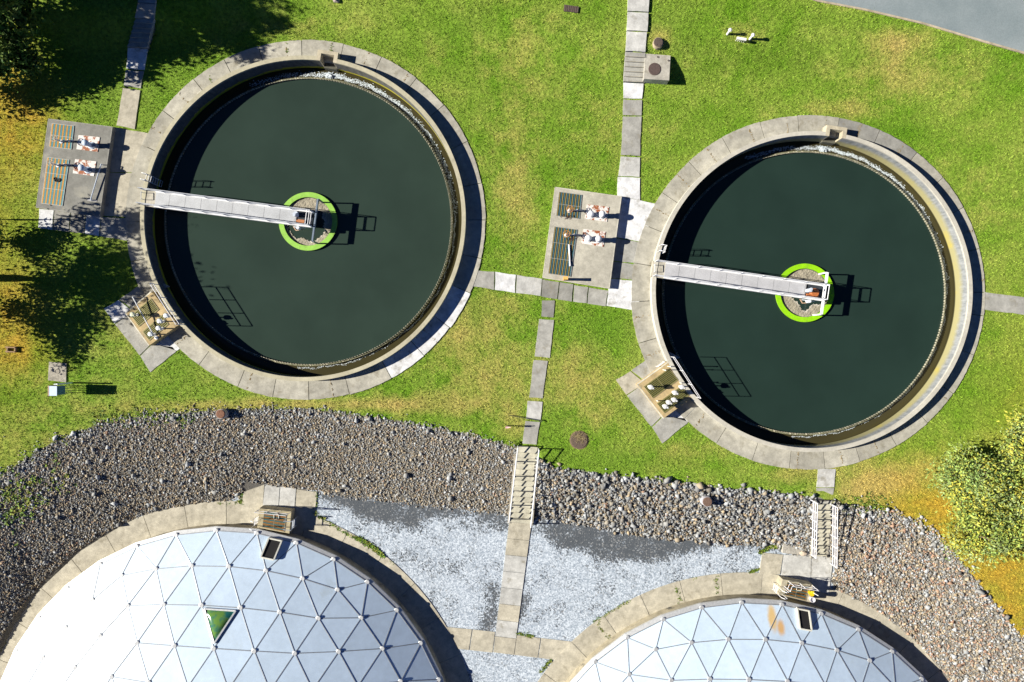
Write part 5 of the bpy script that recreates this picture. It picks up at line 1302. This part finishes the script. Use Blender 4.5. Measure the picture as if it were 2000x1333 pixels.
tree(gb(120, -20), 8.8, [(0, -.2, 6.0, 1.9, 2.1, 2.0), (.2, -1.4, 5.0, 1.6, 1.6, 1.4), (.1, .6, 3.6, 1.6, 1.6, 1.4), (.3, -2.9, 5.6, 1.5, 1.6, 1.3)], 6400, DKG, 'dark tree at the top edge casting the shadow beyond the stairs', 9, .17, 13, .18, TG)
tree(gb(-62, 543), 7.8, [(0, .4, 6.0, 2.0, 2.1, 1.5), (.3, -1.2, 5.4, 1.6, 1.5, 1.2), (0, 1.6, 5.0, 1.5, 1.4, 1.1), (0, 0.2, 3.3, 1.5, 1.6, .7)], 4600, DKG, 'open branched tree whose trunk shadow crosses the lower left lawn', 11, .15, 4, .30, TG)
tree(gb(-50, 625), 5.6, [(.2, .5, 4.2, .8, 1.0, .9), (.1, -.6, 3.2, .9, 1.0, .8), (.2, -1.9, 3.4, .7, .8, .6)], 3000, DKG, 'narrow tree below the open branched one at the left edge', 9, .14, 5, .06, TG)
tree(gb(-60, 428), 7.0, [(.1, -.3, 5.2, 1.1, 1.0, 1.2), (.2, -.2, 6.5, .6, .6, .5)], 2000, DKG, 'slim tree at the left edge shading the grey valve chamber', 9, .14, 6, .08, TG)
tree(gb(-22, 470), 3.0, [(.5, .1, 1.6, 1.2, 1.3, .9)], 2600, [(.06, .13, .02), (.10, .17, .03), (.15, .19, .04)], 'low bushy green tree at the left edge below the shaded valve chamber', 10, .12, 15, .08, TG)
tree(gb(-28, 618), 2.8, [(.5, .2, 1.5, 1.1, 1.6, .8)], 1500, [(.20, .19, .03), (.28, .20, .03), (.12, .16, .03)], 'low thin tree with yellowing leaves at the left edge on orange grass', 10, .11, 16, .07, TG)
tree(gb(1862, 925), 3.9, [(-.3, .4, 2.0, 1.7, 1.5, 1.3), (1.0, -.4, 2.3, 1.7, 1.6, 1.3), (.4, .2, 3.0, 1.3, 1.3, .8), (-.2, -1.2, 1.8, 1.4, 1.3, 1.1)], 10500, YLG, 'sunlit yellow green tree closest to the darker tank at the right', 10, .10, 7, .16, TG)
tree(gb(1868, 1030), 3.4, [(-.3, .2, 1.8, 1.7, 1.5, 1.2), (1.1, -.3, 2.0, 1.6, 1.4, 1.2), (2.2, .1, 2.2, 1.4, 1.4, 1.2)], 9500, YLG, 'sunlit yellow green tree on the orange bank beside the stones', 10, .10, 8, .14, TG)
tree(gb(1950, 915), 4.6, [(.2, .8, 2.5, 1.6, 1.7, 1.5), (.1, -.9, 2.7, 1.6, 1.6, 1.4), (.3, -2.2, 2.2, 1.5, 1.4, 1.2)], 9500, YLG, 'sunlit yellow green tree cut by the right edge of the view', 10, .10, 9, .16, TG)
tree(gb(1975, 835), 2.6, [(.2, .2, 1.5, 1.0, 1.4, .9), (-.1, -1.0, 1.6, .9, .9, .8)], 5600, YLG, 'small pale bush like tree at the right edge above the others', 10, .10, 10, .09, TG)
